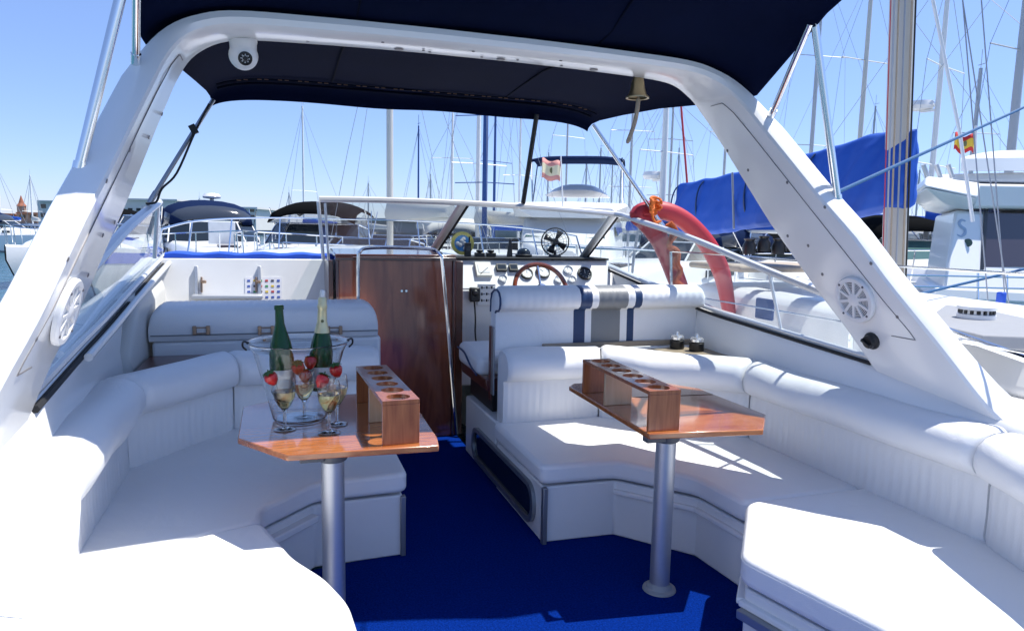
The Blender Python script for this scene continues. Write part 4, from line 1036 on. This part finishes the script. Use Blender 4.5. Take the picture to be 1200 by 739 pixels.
cruiser('green-windowed white cruiser just right of the thick mast', atw(1085, 15), face_cam(1085, 30), 8.5, 2.9, 1.0, BIMB, .9, win=TEALGL)
# small boats far left
cruiser('small white cruiser with dark canopy at the far left edge of the harbour', atw(22, 44), face_cam(22, 60), 8, 2.8, 1.0, BIMN, .9)
cruiser('small white open cruiser second from the far left, by the quay', atw(48, 52), face_cam(48, 40), 7, 2.6, .9, None, .8)
cruiser('small white cruiser with cream canopy seen past the left arch leg', atw(-14, 62), face_cam(-14, 75), 7, 2.6, .9, BIMW, .8)
tS, pbS = cruiser('grey-windowed white cruiser with blue hull stripe behind the left side window', atw(176, 21), face_cam(176, -18), 9, 3.0, 1.1, None, 1.05)
_g, _rows = hull_mesh(9, 3.0, 1.1)
for sd in (0, 1):
    g = MB(); rr = []
    for r in _rows:
        a, b = (Vector(r[0]), Vector(r[1])) if sd == 0 else (Vector(r[-1]), Vector(r[-2])); o_ = Vector((-.012 if sd == 0 else .012, 0, 0)); rr.append([a.lerp(b, .25) + o_, a.lerp(b, .95) + o_])
    g.grid(rr); pbS(g, 'hull_stripe', BLUES)
cruiser('white cruiser with black canopy behind the left arch leg', atw(100, 24), face_cam(100, -25), 9, 3.0, 1.0, BIMB, .9)

# flybridge boat in the middle
def flybridge(name, label, pos, rz, L, B, fb, z1, z2, win, group=None):
    t = thing(name, label, 'motor yacht', (pos[0], pos[1], WL), group, rz)
    def pb(g, nm, m_, par=t, **k):
        o = g.build(nm, m_, par, **k); o.matrix_parent_inverse = Matrix.Identity(4); return o
    g, rows = hull_mesh(L, B, fb); pb(g, 'hull', BOATW, smooth=40); pb(deck_mesh(rows), 'deck', BOATW, smooth=50)
    h = B / 2
    cb = pb(loft([(L * .28, h * .3, h * .25, fb, fb + .35), (L * .16, h * .75, h * .62, fb, fb + .55), (L * .08, h * .78, h * .68, fb, z1), (-L * .40, h * .78, h * .72, fb, z1)]), 'cabin', BOATW, smooth=35)
    for s in (-1, 1):
        g = MB(); g.add([(s * (h * .765), L * .06, fb + .75), (s * (h * .765), -L * .34, fb + .75), (s * h * .735, -L * .34, z1 - .25), (s * h * .715, L * .05, z1 - .25)], [(0, 1, 2, 3)]); pb(g, 'window', win, cb, solid=.03, smooth=0)
    g = MB(); g.add([(-h * .60, L * .145, fb + .68), (h * .60, L * .145, fb + .68), (h * .58, L * .09, z1 - .22), (-h * .58, L * .09, z1 - .22)], [(0, 1, 2, 3)])
    pb(g, 'window', win, cb, solid=.03, smooth=0)
    pb(loft([(L * .12, h * .5, h * .72, z1 - .02, z1 + .25), (L * .06, h * .86, h * .9, z1, z1 + .42), (-L * .42, h * .9, h * .92, z1, z1 + .40)]), 'flybridge_coaming', BOATW, smooth=35)
    return t, pb, h
tD, pbD, hD = flybridge('flybridge_yacht', 'white flybridge yacht with navy sunshade and faded flag above the windscreen', atw(668, 21), face_cam(668, -6), 11, 3.7, 1.1, 2.35, 3.3, TEALGL)
g = MB(); rows = []
for k in range(7):
    a = k / 6; rows.append([(-1.0 + 2.0 * j / 8, -1.2 - a * 1.5, 3.08 + .38 * math.sin(PI * min(1, a + .15)) * (1 - abs(j / 4 - 1) ** 3)) for j in range(9)])
g.grid(rows); pbD(g, 'seat_cover', BOATW, smooth=60)
g = MB(); rows = []
for k in range(5):
    y = -.9 - k * .42; rows.append([(1.45 * (j / 5 - 1), y, 4.28 + [-.1, .0, .02, .0, -.08][k] - .10 * abs(j / 5 - 1) ** 4) for j in range(11)])
g.grid(rows); cn = pbD(g, 'sunshade', BIMN, smooth=60, solid=.05)
g = MB()
for s in (-1, 1):
    g = MB()
    for y in (-1.0, -2.3): g.tube([(s * 1.4, y, 4.22), (s * 1.45, -1.7, 2.8)], .025, 6)
    pbD(g, 'sunshade_frame', CHROME, cn)
# right-hand motor yacht, side on
def flag(label, o, w_, h_, mats, pole_to, dirv=(1, 0, 0)):
    t = thing('flag', label, 'flag', pole_to); d = Vector(dirv).normalized(); g = MB(); rows = []
    for i in range(13):
        u = i / 12; off = Vector((-d.y, d.x, 0)) * .10 * w_ * math.sin(u * 7); zz = -.12 * w_ * u + .03 * math.sin(u * 9)
        rows.append([o + d * w_ * u + off + Vector((0, 0, zz - h_ * k / 4)) for k in range(5)])
    g.grid(rows, mifn=lambda i, j: 0 if j in (0, 3) else 1); g.build('flag_cloth', mats[:2], t, smooth=60, solid=.004)
    g = MB(); c = o + d * w_ * .40 + Vector((0, 0, -.05 * w_ - h_ * .5)); sd = Vector((-d.y, d.x, 0))
    if sd.y > 0: sd = -sd
    g.lathe([(h_ * .17, 0), (h_ * .17, .012), (h_ * .1, .016), (0, .017)], c + sd * (.10 * w_ * abs(math.sin(2.8)) + .01), 16, axis=sd); g.build('crest', mats[2], t)
    g = MB(); g.tube([pole_to, o + Vector((0, 0, .15))], .018, 6); g.build('flag_pole', WHITEMAST, t)
    return t

# ---- motor yacht on the right with the big dark window
ty = thing('motor_yacht', 'tall white motor yacht with dark window and blue grey emblem at the right edge', 'motor yacht', (7.0, 4.7, WL))
mA = lambda px, py, d: P(px, py, d=d)
YD = 9.0
def yp(px, py, dd=0): return P(px, py, d=YD + dd + (px - 1104) * .0058)
def slab(g, pts, thick, mi=0):
    """polygon seen at photo pixels pts=(px,py,extra depth), given real thickness away from the viewer"""
    f = [yp(*p) for p in pts]; n = len(f); nrm = Vector((.70, .714, 0))
    bk_ = [p + nrm * thick for p in f]
    g.add(f + bk_, [list(range(n)), list(range(n, 2 * n))[::-1]] + [(i, n + i, n + (i + 1) % n, (i + 1) % n) for i in range(n)], mi)
g = MB(); slab(g, [(1104, 345), (1119, 246, .42), (1158, 248, .42), (1330, 256, .42), (1330, 350)], 2.6); cabn = g.build('cabin', BOATW, ty, bevel=.05)
g = MB(); slab(g, [(1152, 313, .14), (1156, 248, .41), (1310, 256, .41), (1310, 312, .14)], .02)
for v in g.v: v -= (v - Vector((0, 0, H))).normalized() * .03
g.build('window', SMOKE, cabn, smooth=0)
g = MB(); slab(g, [(1149, 316, .13), (1154, 245, .42), (1158, 245, .42), (1153, 316, .13)], .03)
for v in g.v: v -= (v - Vector((0, 0, H))).normalized() * .05
g.build('window_frame', BLACK, cabn, smooth=0)
g = MB(); slab(g, [(1082, 218, -.15), (1086, 206, .1), (1150, 214, .1), (1147, 232, -.15)], 3.0); slab(g, [(1083, 219, -.15), (1146, 232, -.15), (1138, 246, .25), (1108, 240, .25)], 2.7); slab(g, [(1146, 215, .1), (1340, 218, .1), (1340, 246, .25), (1140, 244, .25)], 2.9); slab(g, [(1100, 204, .5), (1340, 198, .5), (1340, 216, .4), (1100, 212, .4)], 2.0)
g.build('flybridge_coaming', BOATW, ty, bevel=.04)
g = MB()
rows = []
for k in range(9):
    a = k / 8; rows.append([yp(1126 + 100 * j / 8, 199 - (23 * math.sin(PI * (.12 + .6 * j / 8)) ** .5) * math.sin(PI / 2 * min(1, a * 4)), .2 + 1.2 * a) for j in range(9)])
g.grid(rows); slab(g, [(1126, 200, .2), (1127, 186, .2), (1240, 184, .2), (1240, 200, .2)], .05); g.build('seat_cover', BOATW, ty, smooth=60)
for px in (1087, 1102, 1116):
    g = MB(); g.tube([yp(px, 208, .3), yp(px - 5, 193, .3)], .03, 8); g.build('rod_holder', ALU, ty)
g = MB(); slab(g, [(1090, 350), (1098, 336), (1340, 348), (1340, 362)], 2.8)
hu = g.build('side_deck', BOATW, ty, bevel=.03)
g = MB(); a = yp(1093, 350, .1); pts = [yp(1090, 350, .05), yp(1340, 362, .05)]
lo = [Vector((p.x, p.y, WL - .2)) for p in pts]; bkv = Vector((.5, .9, 0)).normalized() * 2.7
g.hexa([lo[0], lo[1], lo[1] + bkv, lo[0] + bkv], [pts[0], pts[1], pts[1] + bkv, pts[0] + bkv]); g.build('hull', BOATW, ty, smooth=0)
# emblem: an S-shaped blue-grey mark
g = MB(); ep = [yp(px, py, .36 - (py - 259) * .0042) for px, py in ((1131, 259), (1126.5, 258), (1123.5, 262), (1126, 266), (1130, 269), (1130, 274), (1126, 277), (1121.5, 275))]
g.tube(smoothpath(ep, 5), [.010 + .016 * math.sin(PI * k / 35) for k in range(36)], 8, 0); g.build('emblem', EMBL, cabn)
g = MB(); c = yp(1134, 284.5, .24); nv = (Vector((0, 0, H)) - c).normalized(); g.lathe([(.055, 0), (.055, .025), (.035, .03), (0, .02)], c, 14, axis=nv); g.build('porthole', mat('porthole_green', (.03, .08, .07), .3), cabn)
g = MB(); 
for py in (335, 322): g.tube([yp(1055, py, -.4), yp(1340, py + 6, -.4)], .012, 6)
for px in (1146, 1180, 1060): g.tube([yp(px, 318, -.4), yp(px, 352, -.4)], .016, 6)
g.build('guard_rail', CHROME, ty)
fo = yp(1142, 160, .8)
flag('bright red and yellow flag flying above the right-hand motor yacht', fo, -.30, .24, (FRED, FYEL, CREST), yp(1143, 196, .8), (1, -.3, 0))
fo = P(657, 190, d=18); flag('faded red and yellow flag flying in front of the flybridge yacht', fo, -.55, .50, (FREDP, FYELP, CREST), P(660, 250, d=18), (1, .1, 0))

# ---- neighbouring sailboat with the thick mast and blue boom cover
mx_, my_ = P(1047, 281, d=4.7).x, P(1047, 281, d=4.7).y
sy = thing('sailing_yacht', 'moored sailing yacht alongside on the right with thick mast and bright blue boom cover', 'sailboat', (mx_, my_, WL))
g = MB(); rows = []
for y, hw in ((-2.5, 1.2), (-1.5, 1.36), (0, 1.45), (2, 1.45), (4, 1.42), (6, 1.30), (8, 1.05), (8.6, .95)):
    rows.append([(mx_ - hw * .5, y, WL - .3), (mx_ - hw * .97, y, .1), (mx_ - hw, y, .66), (mx_ - hw + .04, y, .72), (mx_ - hw + .09, y, .69), (mx_, y, .74), (mx_ + hw - .09, y, .69), (mx_ + hw, y, .72), (mx_ + hw, y, .2), (mx_ + hw * .5, y, WL - .3)])
g.grid(rows, 0, True, True); hy = g.build('hull', BOATW, sy, smooth=35)
g = MB(); g.hexa([(mx_ - .85, -.2, .70), (mx_ + .85, -.2, .70), (mx_ + .85, 5.0, .70), (mx_ - .85, 5.0, .70)], [(mx_ - .66, .3, .93), (mx_ + .66, .3, .93), (mx_ + .70, 4.9, 1.02), (mx_ - .70, 4.9, 1.02)]); ct = g.build('cabin_trunk', BOATW, sy, bevel=.07, seg=3, smooth=50)
lw = P(1143, 379, z=.985)
g = MB(); pp = [P(px, py, z=1.0) for px, py in ((1090, 372), (1108, 359), (1160, 366), (1215, 378), (1215, 398), (1150, 396), (1108, 386))]; pm = [(p.x, p.y) for p in pp]
g.prism(pm, .955, 1.012); g.build('grey_deck_pad', BOATG, sy, bevel=.008)
g = MB(); g.lathe([(.085, 0), (.085, .02), (.07, .024), (.07, .040), (.088, .045), (.086, .06), (.05, .066), (0, .068)], (lw.x, lw.y, 1.0125), 26)
for k in range(16):
    a = 2 * PI * k / 16; g.box((lw.x + .072 * math.cos(a), lw.y + .072 * math.sin(a), 1.0445), (.012, .012, .016), 1)
g.build('winch', [BOATW, BLACK], sy)
mast_m = MB()
for i in range(1): 
    rr = []
    for z in (.95, 6, 14.5):
        rr.append([(mx_ - .052 * (z - 1.5) + .058 * math.cos(a), my_ + .016 * (z - 1.5) + .085 * math.sin(a), z) for a in [2 * PI * k / 20 for k in range(20)]])
    mast_m.grid(rr, 0, True, True)
ms = mast_m.build('mast', [PALEMAST, GREYMAST], sy, smooth=50)
def halyard(px, dz, m_, r): 
    a = P(px, 300, d=4.6); g = MB(); g.tube([Vector((a.x, a.y, 1.0)), Vector((a.x - .052 * 8 + .02, a.y + .016 * 8, 9))], r, 6); g.build('halyard', m_, ms)
for px, m_, r in ((1037, REDL, .0035), (1041, GREYMAST, .006), (1046, TAN, .006), (1053, WIRE, .006), (1061, TAN, .007), (1065, BLACK, .006)): halyard(px, 0, m_, r)
g = MB(); be = P(800, 246, y=my_ + 3.5); bs = Vector((mx_, my_ + .12, 1.86)); bend = Vector((mx_ + .05, my_ + 3.55, 1.60))
g.tube([bs, bend], .06, 12); boom = g.build('boom', PALEMAST, sy)
# sail cover: drooping folded cloth over the boom, taller at the mast
rows = []
random.seed(8)
cs_top = [P(px, py, x=mx_) for px, py in ((1060, 152), (1030, 155), (1000, 164), (960, 176), (900, 193), (850, 205), (797, 216))]
cs_bot = [P(px, py, x=mx_) for px, py in ((1060, 243), (1030, 252), (1000, 258), (960, 258), (900, 262), (850, 268), (797, 271))]
from mathutils import noise as mnoise
K = 110
def along(tab, t):
    i = min(int(t * (len(tab) - 1)), len(tab) - 2); return tab[i].lerp(tab[i + 1], t * (len(tab) - 1) - i)
base_sec = [(-.25, 0), (-.8, .06), (-1.0, .2), (-.98, .4), (-.85, .6), (-.6, .82), (-.25, .97), (0, 1.0), (.25, .97), (.6, .82), (.85, .6), (.98, .4), (1.0, .2), (.8, .06), (.25, 0)]
sec2 = []
for a_, b_ in zip(base_sec, base_sec[1:]):
    for q in range(4): sec2.append((lerp(a_[0], b_[0], q / 4), lerp(a_[1], b_[1], q / 4)))
for k in range(K + 1):
    t = k / K; a = along(cs_top, t); b = along(cs_bot, t); y = a.y; zt = a.z; zb = b.z - .05 * t; hw = lerp(.125, .085, t)
    if k < 6:
        y = my_ - (.10, .095, .085, .07, .05, .02)[k]; hw = (.035, .06, .08, .095, .105, .115)[k]
    row = []
    for q, (u, v) in enumerate(sec2):
        # folds hang diagonally from the boom ties and fan out near the mast
        f = mnoise.noise(Vector((y * 5.5 + v * 2.2, v * 1.2, 3.1))) * .030 + mnoise.noise(Vector((y * 13 + v * 5, v * 3, 7.7))) * .013
        f += .016 * max(0, 1 - t * 5) * math.sin(v * 9 + y * 22)
        f += .010 * math.exp(-((y - my_) % .75 - .37) ** 2 / .002)
        row.append((mx_ + hw * u + (f if u < 0 else -f) * min(1, abs(u) * 1.4) * min(1, k / 6), y + .012 * mnoise.noise(Vector((v * 6, y * 4, 0))), zb + (zt - zb) * v + .012 * mnoise.noise(Vector((y * 6, 1.5, v)))))
    rows.append(row)
g = MB(); g.grid(rows, 0, True, True); g.build('sail_cover', BLUEC, boom, smooth=60)
for yy in (.75, 1.5, 2.25, 3.0):
    t = None
    tt_ = min(range(101), key=lambda q: abs(along(cs_top, q / 100).y - (my_ + yy))) / 100; a = along(cs_top, tt_); b = along(cs_bot, tt_); hw = lerp(.125, .085, tt_) + .012
    g = MB(); g.tube([(mx_ + hw * math.cos(w_), a.y, (a.z + b.z) / 2 + (a.z - b.z) * .46 * math.sin(w_)) for w_ in [PI * .55 + q * PI * .9 / 12 for q in range(13)]], .008, 5); g.build('cover_tie', NAVYV, boom)
g = MB(); g.tube([P(858, 205, x=mx_ - .12) + Vector((0, 0, .02)), P(860, 268, x=mx_ - .12)], .01, 6)
g.tube(smoothpath([bend, bend + Vector((-.05, .05, -.4)), bend + Vector((-.1, 0, -.75))], 4), .016, 6); g.build('mainsheet', WIRE, boom)
g = MB()
for k in range(5):
    a = P(878 + k * 17, 288 - (k % 2) * 3, x=mx_ - .7 + .1 * k); g.lathe([(.045, -.06), (.048, .0), (.032, .035), (.04, .05), (0, .055)], a, 12)
g.build('winch', BLACK, sy)
g = MB(); a = P(870, 290, x=mx_ - .6); g.box((mx_ - .15, a.y + .3, a.z - .16), (1.0, .7, .05)); g.build('cockpit_coaming', TEAK, sy, bevel=.02)
g = MB()
pts = [Vector((mx_ - 1.38, y, 1.28)) for y in (-.5, 1.0, 2.6, 4.2, 5.8, 7.4)]
g.tube(pts, .006, 6); g.tube([p - Vector((0, 0, .28)) for p in pts], .005, 6)
for p in pts[1:]: g.tube([p, p - Vector((-.04, 0, .6))], .012, 6)
g.build('guard_rail', CHROME, sy)
g = MB()
for a, b, r in (((1093, 0), (1124, 152), .016),): g.tube([P(*a, d=6.2), P(*b, d=6.2), P(1140, 260, d=6.2)], r, 6, 0)
for x_, xb in ((1128, 1160), (1150, 1180), (1128, 1186)): g.tube([P(x_, 0, d=5.2), P(xb, 380, d=5.2)], .005, 5, 1)
g.build('stay', [WHITEMAST, WIRE], sy)
g = MB(); c = P(1173, 350, d=5.0); g.box(c, (.05, .05, .10)); g.build('shroud_cover', BLUES, sy, bevel=.012)
g = MB(); c = P(896, 362, x=2.62); g.box(c, (.02, .15, .12)); tag(g.build('fender_pad', mat('fender_blue', (.02, .06, .20), .6), None, bevel=.012, base=c), 'small dark blue fender pad seen low through the right side window', 'fender')

# blue dock line crossing on the right
g = MB(); a = P(984, 240, y=2.40); a = P(960, 235, d=3.0); b = P(1300, 78, d=6.5)
g.tube([a, a.lerp(b, .5) + Vector((0, 0, -.01)), b], .009, 8); tag(g.build('dock_line', BLUEL, None, base=a), 'taut bright blue line rising across the right, past the boom cover', 'rope')
g = MB(); a = P(1075, 345, d=5.6); b = P(1300, 285, d=7.5); g.tube([a, a.lerp(b, .5) + Vector((0, 0, -.03)), b], .012, 8); tag(g.build('dock_line', BLUEL, None, base=a), 'blue mooring line running low in front of the right-hand motor yacht', 'rope')

# ---- sailing boats further off
def sailboat(label, px, top, d, mastm=WHITEMAST, mw=.10, cover=BLUEC, rz=0, L=10, hullm=BOATW, spread=2, radar=False, group=None, sleeve=None, detail=True, lean=0):
    p = P(px, 300, d=d); tp = P(px, top, d=d).z - WL
    t = thing('sailboat', label, 'sailboat', (p.x, p.y, WL), group, rz)
    def pb(g, nm, m_, par=t, **k):
        o = g.build(nm, m_, par, **k); o.matrix_parent_inverse = Matrix.Identity(4); return o
    B = L * .31; fb = .95 * L / 10
    g, rows = hull_mesh(L, B, fb, .14, stern=.7)
    ym = L * .08
    for v in g.v: v.y -= ym
    rows = [[(q[0], q[1] - ym, q[2]) for q in r] for r in rows]
    pb(g, 'hull', hullm, smooth=40); pb(deck_mesh(rows), 'deck', BOATW, smooth=50)
    g = loft([(L * .16, B * .10, B * .08, fb, fb + .22), (L * .05, B * .26, B * .22, fb, fb + .38), (-L * .25, B * .30, B * .26, fb, fb + .42)]); pb(g, 'cabin_trunk', BOATW, smooth=40)
    r = mw / 2
    g = MB(); g.tube([(0, 0, fb), (0, 0, tp * .6), (0, 0, tp)], [r, r, r * .8], 10)
    if detail: g.box((0, -.05, tp + .12), (.02, .35, .02)); g.tube([(0, 0, tp), (0, 0, tp + .6)], .012, 4)
    m_ = pb(g, 'mast', mastm, smooth=60)
    for k in range(spread):
        z = tp * (.45 + .27 * k); g = MB(); g.tube([(-B * .30, -.1, z), (0, 0, z + .03), (B * .30, -.1, z)], .016, 5)
        pb(g, 'spreader', mastm, m_)
    g = MB(); wr = max(.006, d * .00024)
    for s in (-1, 1):
        zs = tp * (.45 + .27 * max(0, spread - 1))
        g.tube([(0, 0, tp * .97), (s * B * .30, -.1, zs), (s * B * .46, -.1, fb)], wr, 4)
    g.tube([(0, 0, tp * .98), (0, L * .42, fb + .2)], wr, 4); g.tube([(0, 0, tp * .99), (0, -L * .56, fb + .2)], wr, 4)
    pb(g, 'rigging', WIRE)
    g = MB(); zb = fb + 1.15; g.tube([(0, -.1, zb), (0, -L * .38, zb - .05)], .06, 8); bm2 = pb(g, 'boom', mastm)
    g = MB(); rows = []
    for k in range(9):
        y = lerp(.02, -L * .37, k / 8); h_ = lerp(.42, .2, k / 8); rows.append([(sx * w_, y, zb + .02 + h_ * v) for sx, w_, v in ((-1, .09, -.2), (-1, .13, .2), (-1, .07, .8), (1, .01, 1.0), (1, .07, .8), (1, .13, .2), (1, .09, -.2))])
    g.grid(rows, 0, True, True); pb(g, 'sail_cover', cover, bm2, smooth=50)
    if sleeve:
        g = MB(); a = Vector((0, .4, tp * .93)); b = Vector((0, L * .40, fb + .7)); g.tube([a, a.lerp(b, .5), b], [.05, .10, .06], 8); pb(g, 'furled_jib', sleeve)
    if radar:
        g = MB(); z = tp * .62; g.lathe([(0, .12), (.25, .1), (.28, 0), (.24, -.08), (0, -.1)], (0, .35, z), 14); g.box((0, .15, z - .12), (.06, .4, .05)); pb(g, 'radar_dome', BOATW, m_)
    return t
SB = [
 ('sailboat with the thick pale mast above the cabin door, left of centre', 457, -40, 17, PALEMAST, .16, BIMW, 8, 11, True),
 ('distant sailboat with a lone thin mast left of the cabin door', 357, 128, 42, WHITEMAST, .12, BLUEC, 30, 9, False),
 ('distant sailboat with slim blue-grey mast between the thick pale mast and the twin masts', 490, 150, 40, BLUEMAST, .10, BIMW, 12, 9, False),
 ('distant sailboat with slim white mast and wide crosstree left of the twin masts', 529, 136, 32, WHITEMAST, .12, BIMW, -15, 10, False),
 ('sailboat with white mast and blue furled jib, left of the black pole', 559, 20, 24, WHITEMAST, .15, BIMW, 10, 11, True),
 ('sailboat with dark blue sleeved mast just left of the black pole', 567, 60, 22, BLUEMAST, .17, BIMW, 165, 10, False),
 ('sailboat with blue-grey mast close to the black pole', 578, 140, 30, BLUEMAST, .12, BLUEC, 20, 9, False),
 ('sailboat with thin bare mast directly left of the black pole', 607, 70, 33, WHITEMAST, .10, BIMW, 0, 9, False),
 ('sailboat with thin mast rising behind the flag on the flybridge yacht', 661, 100, 30, GREYMAST, .09, BLUEC, 14, 9, False),
 ('sailboat with short grey mast right of the flybridge yacht sunshade', 684, 190, 45, GREYMAST, .12, BLUEC, -10, 8, False),
 ('sailboat with short dark mast left of the steel pole', 700, 175, 48, GREYMAST, .12, BIMW, 22, 9, False),
 ('sailboat with grey mast hidden partly by the steel pole', 714, 180, 52, GREYMAST, .12, BLUEC, 5, 9, False),
 ('sailboat with tall thin mast directly below the brass bell', 735, 90, 30, GREYMAST, .11, BLUEC, -12, 10, False),
 ('sailboat with thick white mast carrying a radar, right of the brass bell', 773, 110, 18, WHITEMAST, .17, BLUEC, 15, 10, True),
 ('sailboat with thin grey mast just right of the radar mast', 781, 100, 26, GREYMAST, .09, BIMW, 170, 9, False),
 ('sailboat with grey mast left end of the blue boom cover', 843, 90, 26, GREYMAST, .10, BLUEC, 9, 9, False),
 ('sailboat with grey mast seen through the right arch leg gap above the boom cover', 942, -30, 26, GREYMAST, .15, BLUEC, -8, 11, False),
 ('sailboat with slim pale mast between the bimini poles and the thick mast', 997, -30, 20, PALEMAST, .13, BLUEC, 5, 11, False),
 ('sailboat with short dark mast behind the right end of the boom cover', 1012, 128, 40, GREYMAST, .12, BIMW, 3, 9, False),
 ('sailboat with white mast and radar right of the thick mast', 1083, -30, 16, WHITEMAST, .12, BLUEC, 20, 11, True),
 ('sailboat with mast top wind gauge behind the right-hand flag', 1128, 86, 24, GREYMAST, .15, BLUEC, -14, 9, False),
 ('sailboat with thick grey mast leaving the top right corner', 1172, -60, 14, GREYMAST, .16, BIMB, 6, 12, False),
 ('distant sailboat with thin mast at the far left edge', 4, 198, 60, WHITEMAST, .14, BLUEC, 40, 9, False),
 ('distant sailboat with slim white mast left of the arch leg', 41, 206, 70, WHITEMAST, .14, BIMW, 25, 9, False),
 ('distant sailboat with short mast between the two left cruisers', 236, 232, 75, WHITEMAST, .14, BLUEC, 60, 8, False),
 ('distant sailboat with short mast above the black canopied cruiser', 340, 226, 75, GREYMAST, .14, BIMW, 15, 8, False),
 ('distant sailboat with tiny mast right of the thick pale mast', 504, 205, 60, GREYMAST, .14, BLUEC, -20, 8, False),
 ('distant sailboat with tiny mast left of the thick pale mast', 432, 215, 62, GREYMAST, .14, BIMW, 33, 8, False),
 ('distant sailboat with low mast behind the white flybridge, left side', 640, 180, 55, GREYMAST, .13, BLUEC, 12, 8, False),
 ('distant sailboat with low mast between the lifebuoy and the boom cover', 790, 175, 50, GREYMAST, .13, BIMW, -25, 8, False),
 ('distant sailboat with low mast left of the lifebuoy', 724, 200, 60, GREYMAST, .13, BLUEC, 18, 8, False),
 ('distant sailboat with low mast seen between the yacht and the thick mast', 1069, 200, 50, GREYMAST, .13, BIMG, 8, 8, False),
]
for i, (lab, px, top, d, mm, mw, cov, rz, L, rad) in enumerate(SB):
    sailboat(lab, px, top, d, mm, mw, cov, R(rz), L, BOATB if i % 7 == 3 else BOATW, 0 if px == 457 else (2 if d < 40 else 1), rad and px != 457 and px != 559, None, None)
# red halyard beside the bell mast
g = MB(); a = P(797, 110, d=12); b = P(808, 250, d=12); g.tube([a, b], .018, 6); tag(g.build('red_line', REDL, None, base=b), 'thin red rope line rising left of the boom cover', 'rope')

# ================================================================== shore
q = MB(); 
for px0, px1, d, h_ in ((-200, 420, 150, 1.3), (420, 900, 170, 1.6), (900, 1500, 150, 1.4)):
    a = P(px0, 300, d=d); b = P(px1, 300, d=d); n_ = Vector((-(b.y - a.y), b.x - a.x, 0)).normalized() * 60
    q.hexa([(a.x, a.y, WL - .3), (b.x, b.y, WL - .3), (b.x + n_.x, b.y + n_.y, WL - .3), (a.x + n_.x, a.y + n_.y, WL - .3)], [(a.x, a.y, WL + h_), (b.x, b.y, WL + h_), (b.x + n_.x, b.y + n_.y, WL + h_), (a.x + n_.x, a.y + n_.y, WL + h_)])
tag(q.build('quay', CONC, smooth=0), kind='structure')
def bxp(g, px0, px1, py0, py1, d, dep, mi=0, zbot=None):
    a = P(px0, py1, d=d); b = P(px1, py1, d=d); zt = P((px0 + px1) / 2, py0, d=d).z; zb = a.z if zbot is None else zbot
    n_ = FW.copy(); n_.z = 0; n_ = n_.normalized() * dep
    A, B = Vector((a.x, a.y, 0)), Vector((b.x, b.y, 0))
    g.hexa([(p.x, p.y, zb) for p in (A, B, B + n_, A + n_)], [(p.x, p.y, zt) for p in (A, B, B + n_, A + n_)], mi)
def building(name, label, px0, px1, py0, d, wallm, floors, roofm=None, roof=0, tower=None):
    b0 = P((px0 + px1) / 2, 300, d=d); t = thing(name, label, 'building', (b0.x, b0.y, .7))
    g = MB(); bxp(g, px0, px1, py0, 258, d, 14, 0, .5); wl = g.build('wall', wallm, t, smooth=0)
    y0 = py0 + 1.0; hh = (257 - py0) / floors
    for f in range(floors):
        n = max(2, int((px1 - px0) / 9))
        for k in range(n):
            a = px0 + (px1 - px0) * (k + .25) / n; b = px0 + (px1 - px0) * (k + .75) / n
            g = MB(); bxp(g, a, b, py0 + hh * (f + .3), py0 + hh * (f + .75), d - .3, .2); g.build('window', DARKGL, wl, smooth=0)
    g = MB(); bxp(g, px0 - 1.5, px1 + 1.5, py0 - 1.2, py0, d - 1, 16); g.build('roof', roofm or wallm, t, smooth=0)
    return t
building('terminal_building', 'modern white box building with dark glazing behind the left arch leg', 45, 68, 236, 110, STUC, 2)
building('terraced_building', 'long white terraced harbour building behind the left side window', 138, 206, 234, 125, STUC, 3)
building('terraced_building', 'lower white harbour building right of the terraced one, roof sloping', 206, 300, 243, 130, STUC, 2)
building('town_house', 'low tan building with red roof at the far left shore', 20, 44, 250, 160, BRICK, 1, ROOF)
building('town_house', 'small stone building with red roof beside the church tower', -25, 12, 251, 165, BRICK, 1, ROOF)
building('harbour_shed', 'long low grey harbour shed beyond the windscreen', 400, 610, 258, 150, CONC, 1, GREYMAST)
building('harbour_shed', 'low white harbour shed beyond the boom cover on the right', 900, 1010, 262, 140, STUC, 1, CONC)
g = MB(); p = P(26, 252, d=165); tw = thing('church_tower', 'small stone church tower with pointed roof on the far left shore', 'tower', (p.x, p.y, .5))
g.box((p.x, p.y, 2.6), (1.5, 1.5, 4.4)); g.build('tower_shaft', BRICK, tw, smooth=0)
g = MB(); g.lathe([(1.1, 4.8), (.6, 5.5), (.08, 7.2), (0, 7.3)], (p.x, p.y, 0), 8); g.build('tower_roof', ROOF, tw, smooth=0)
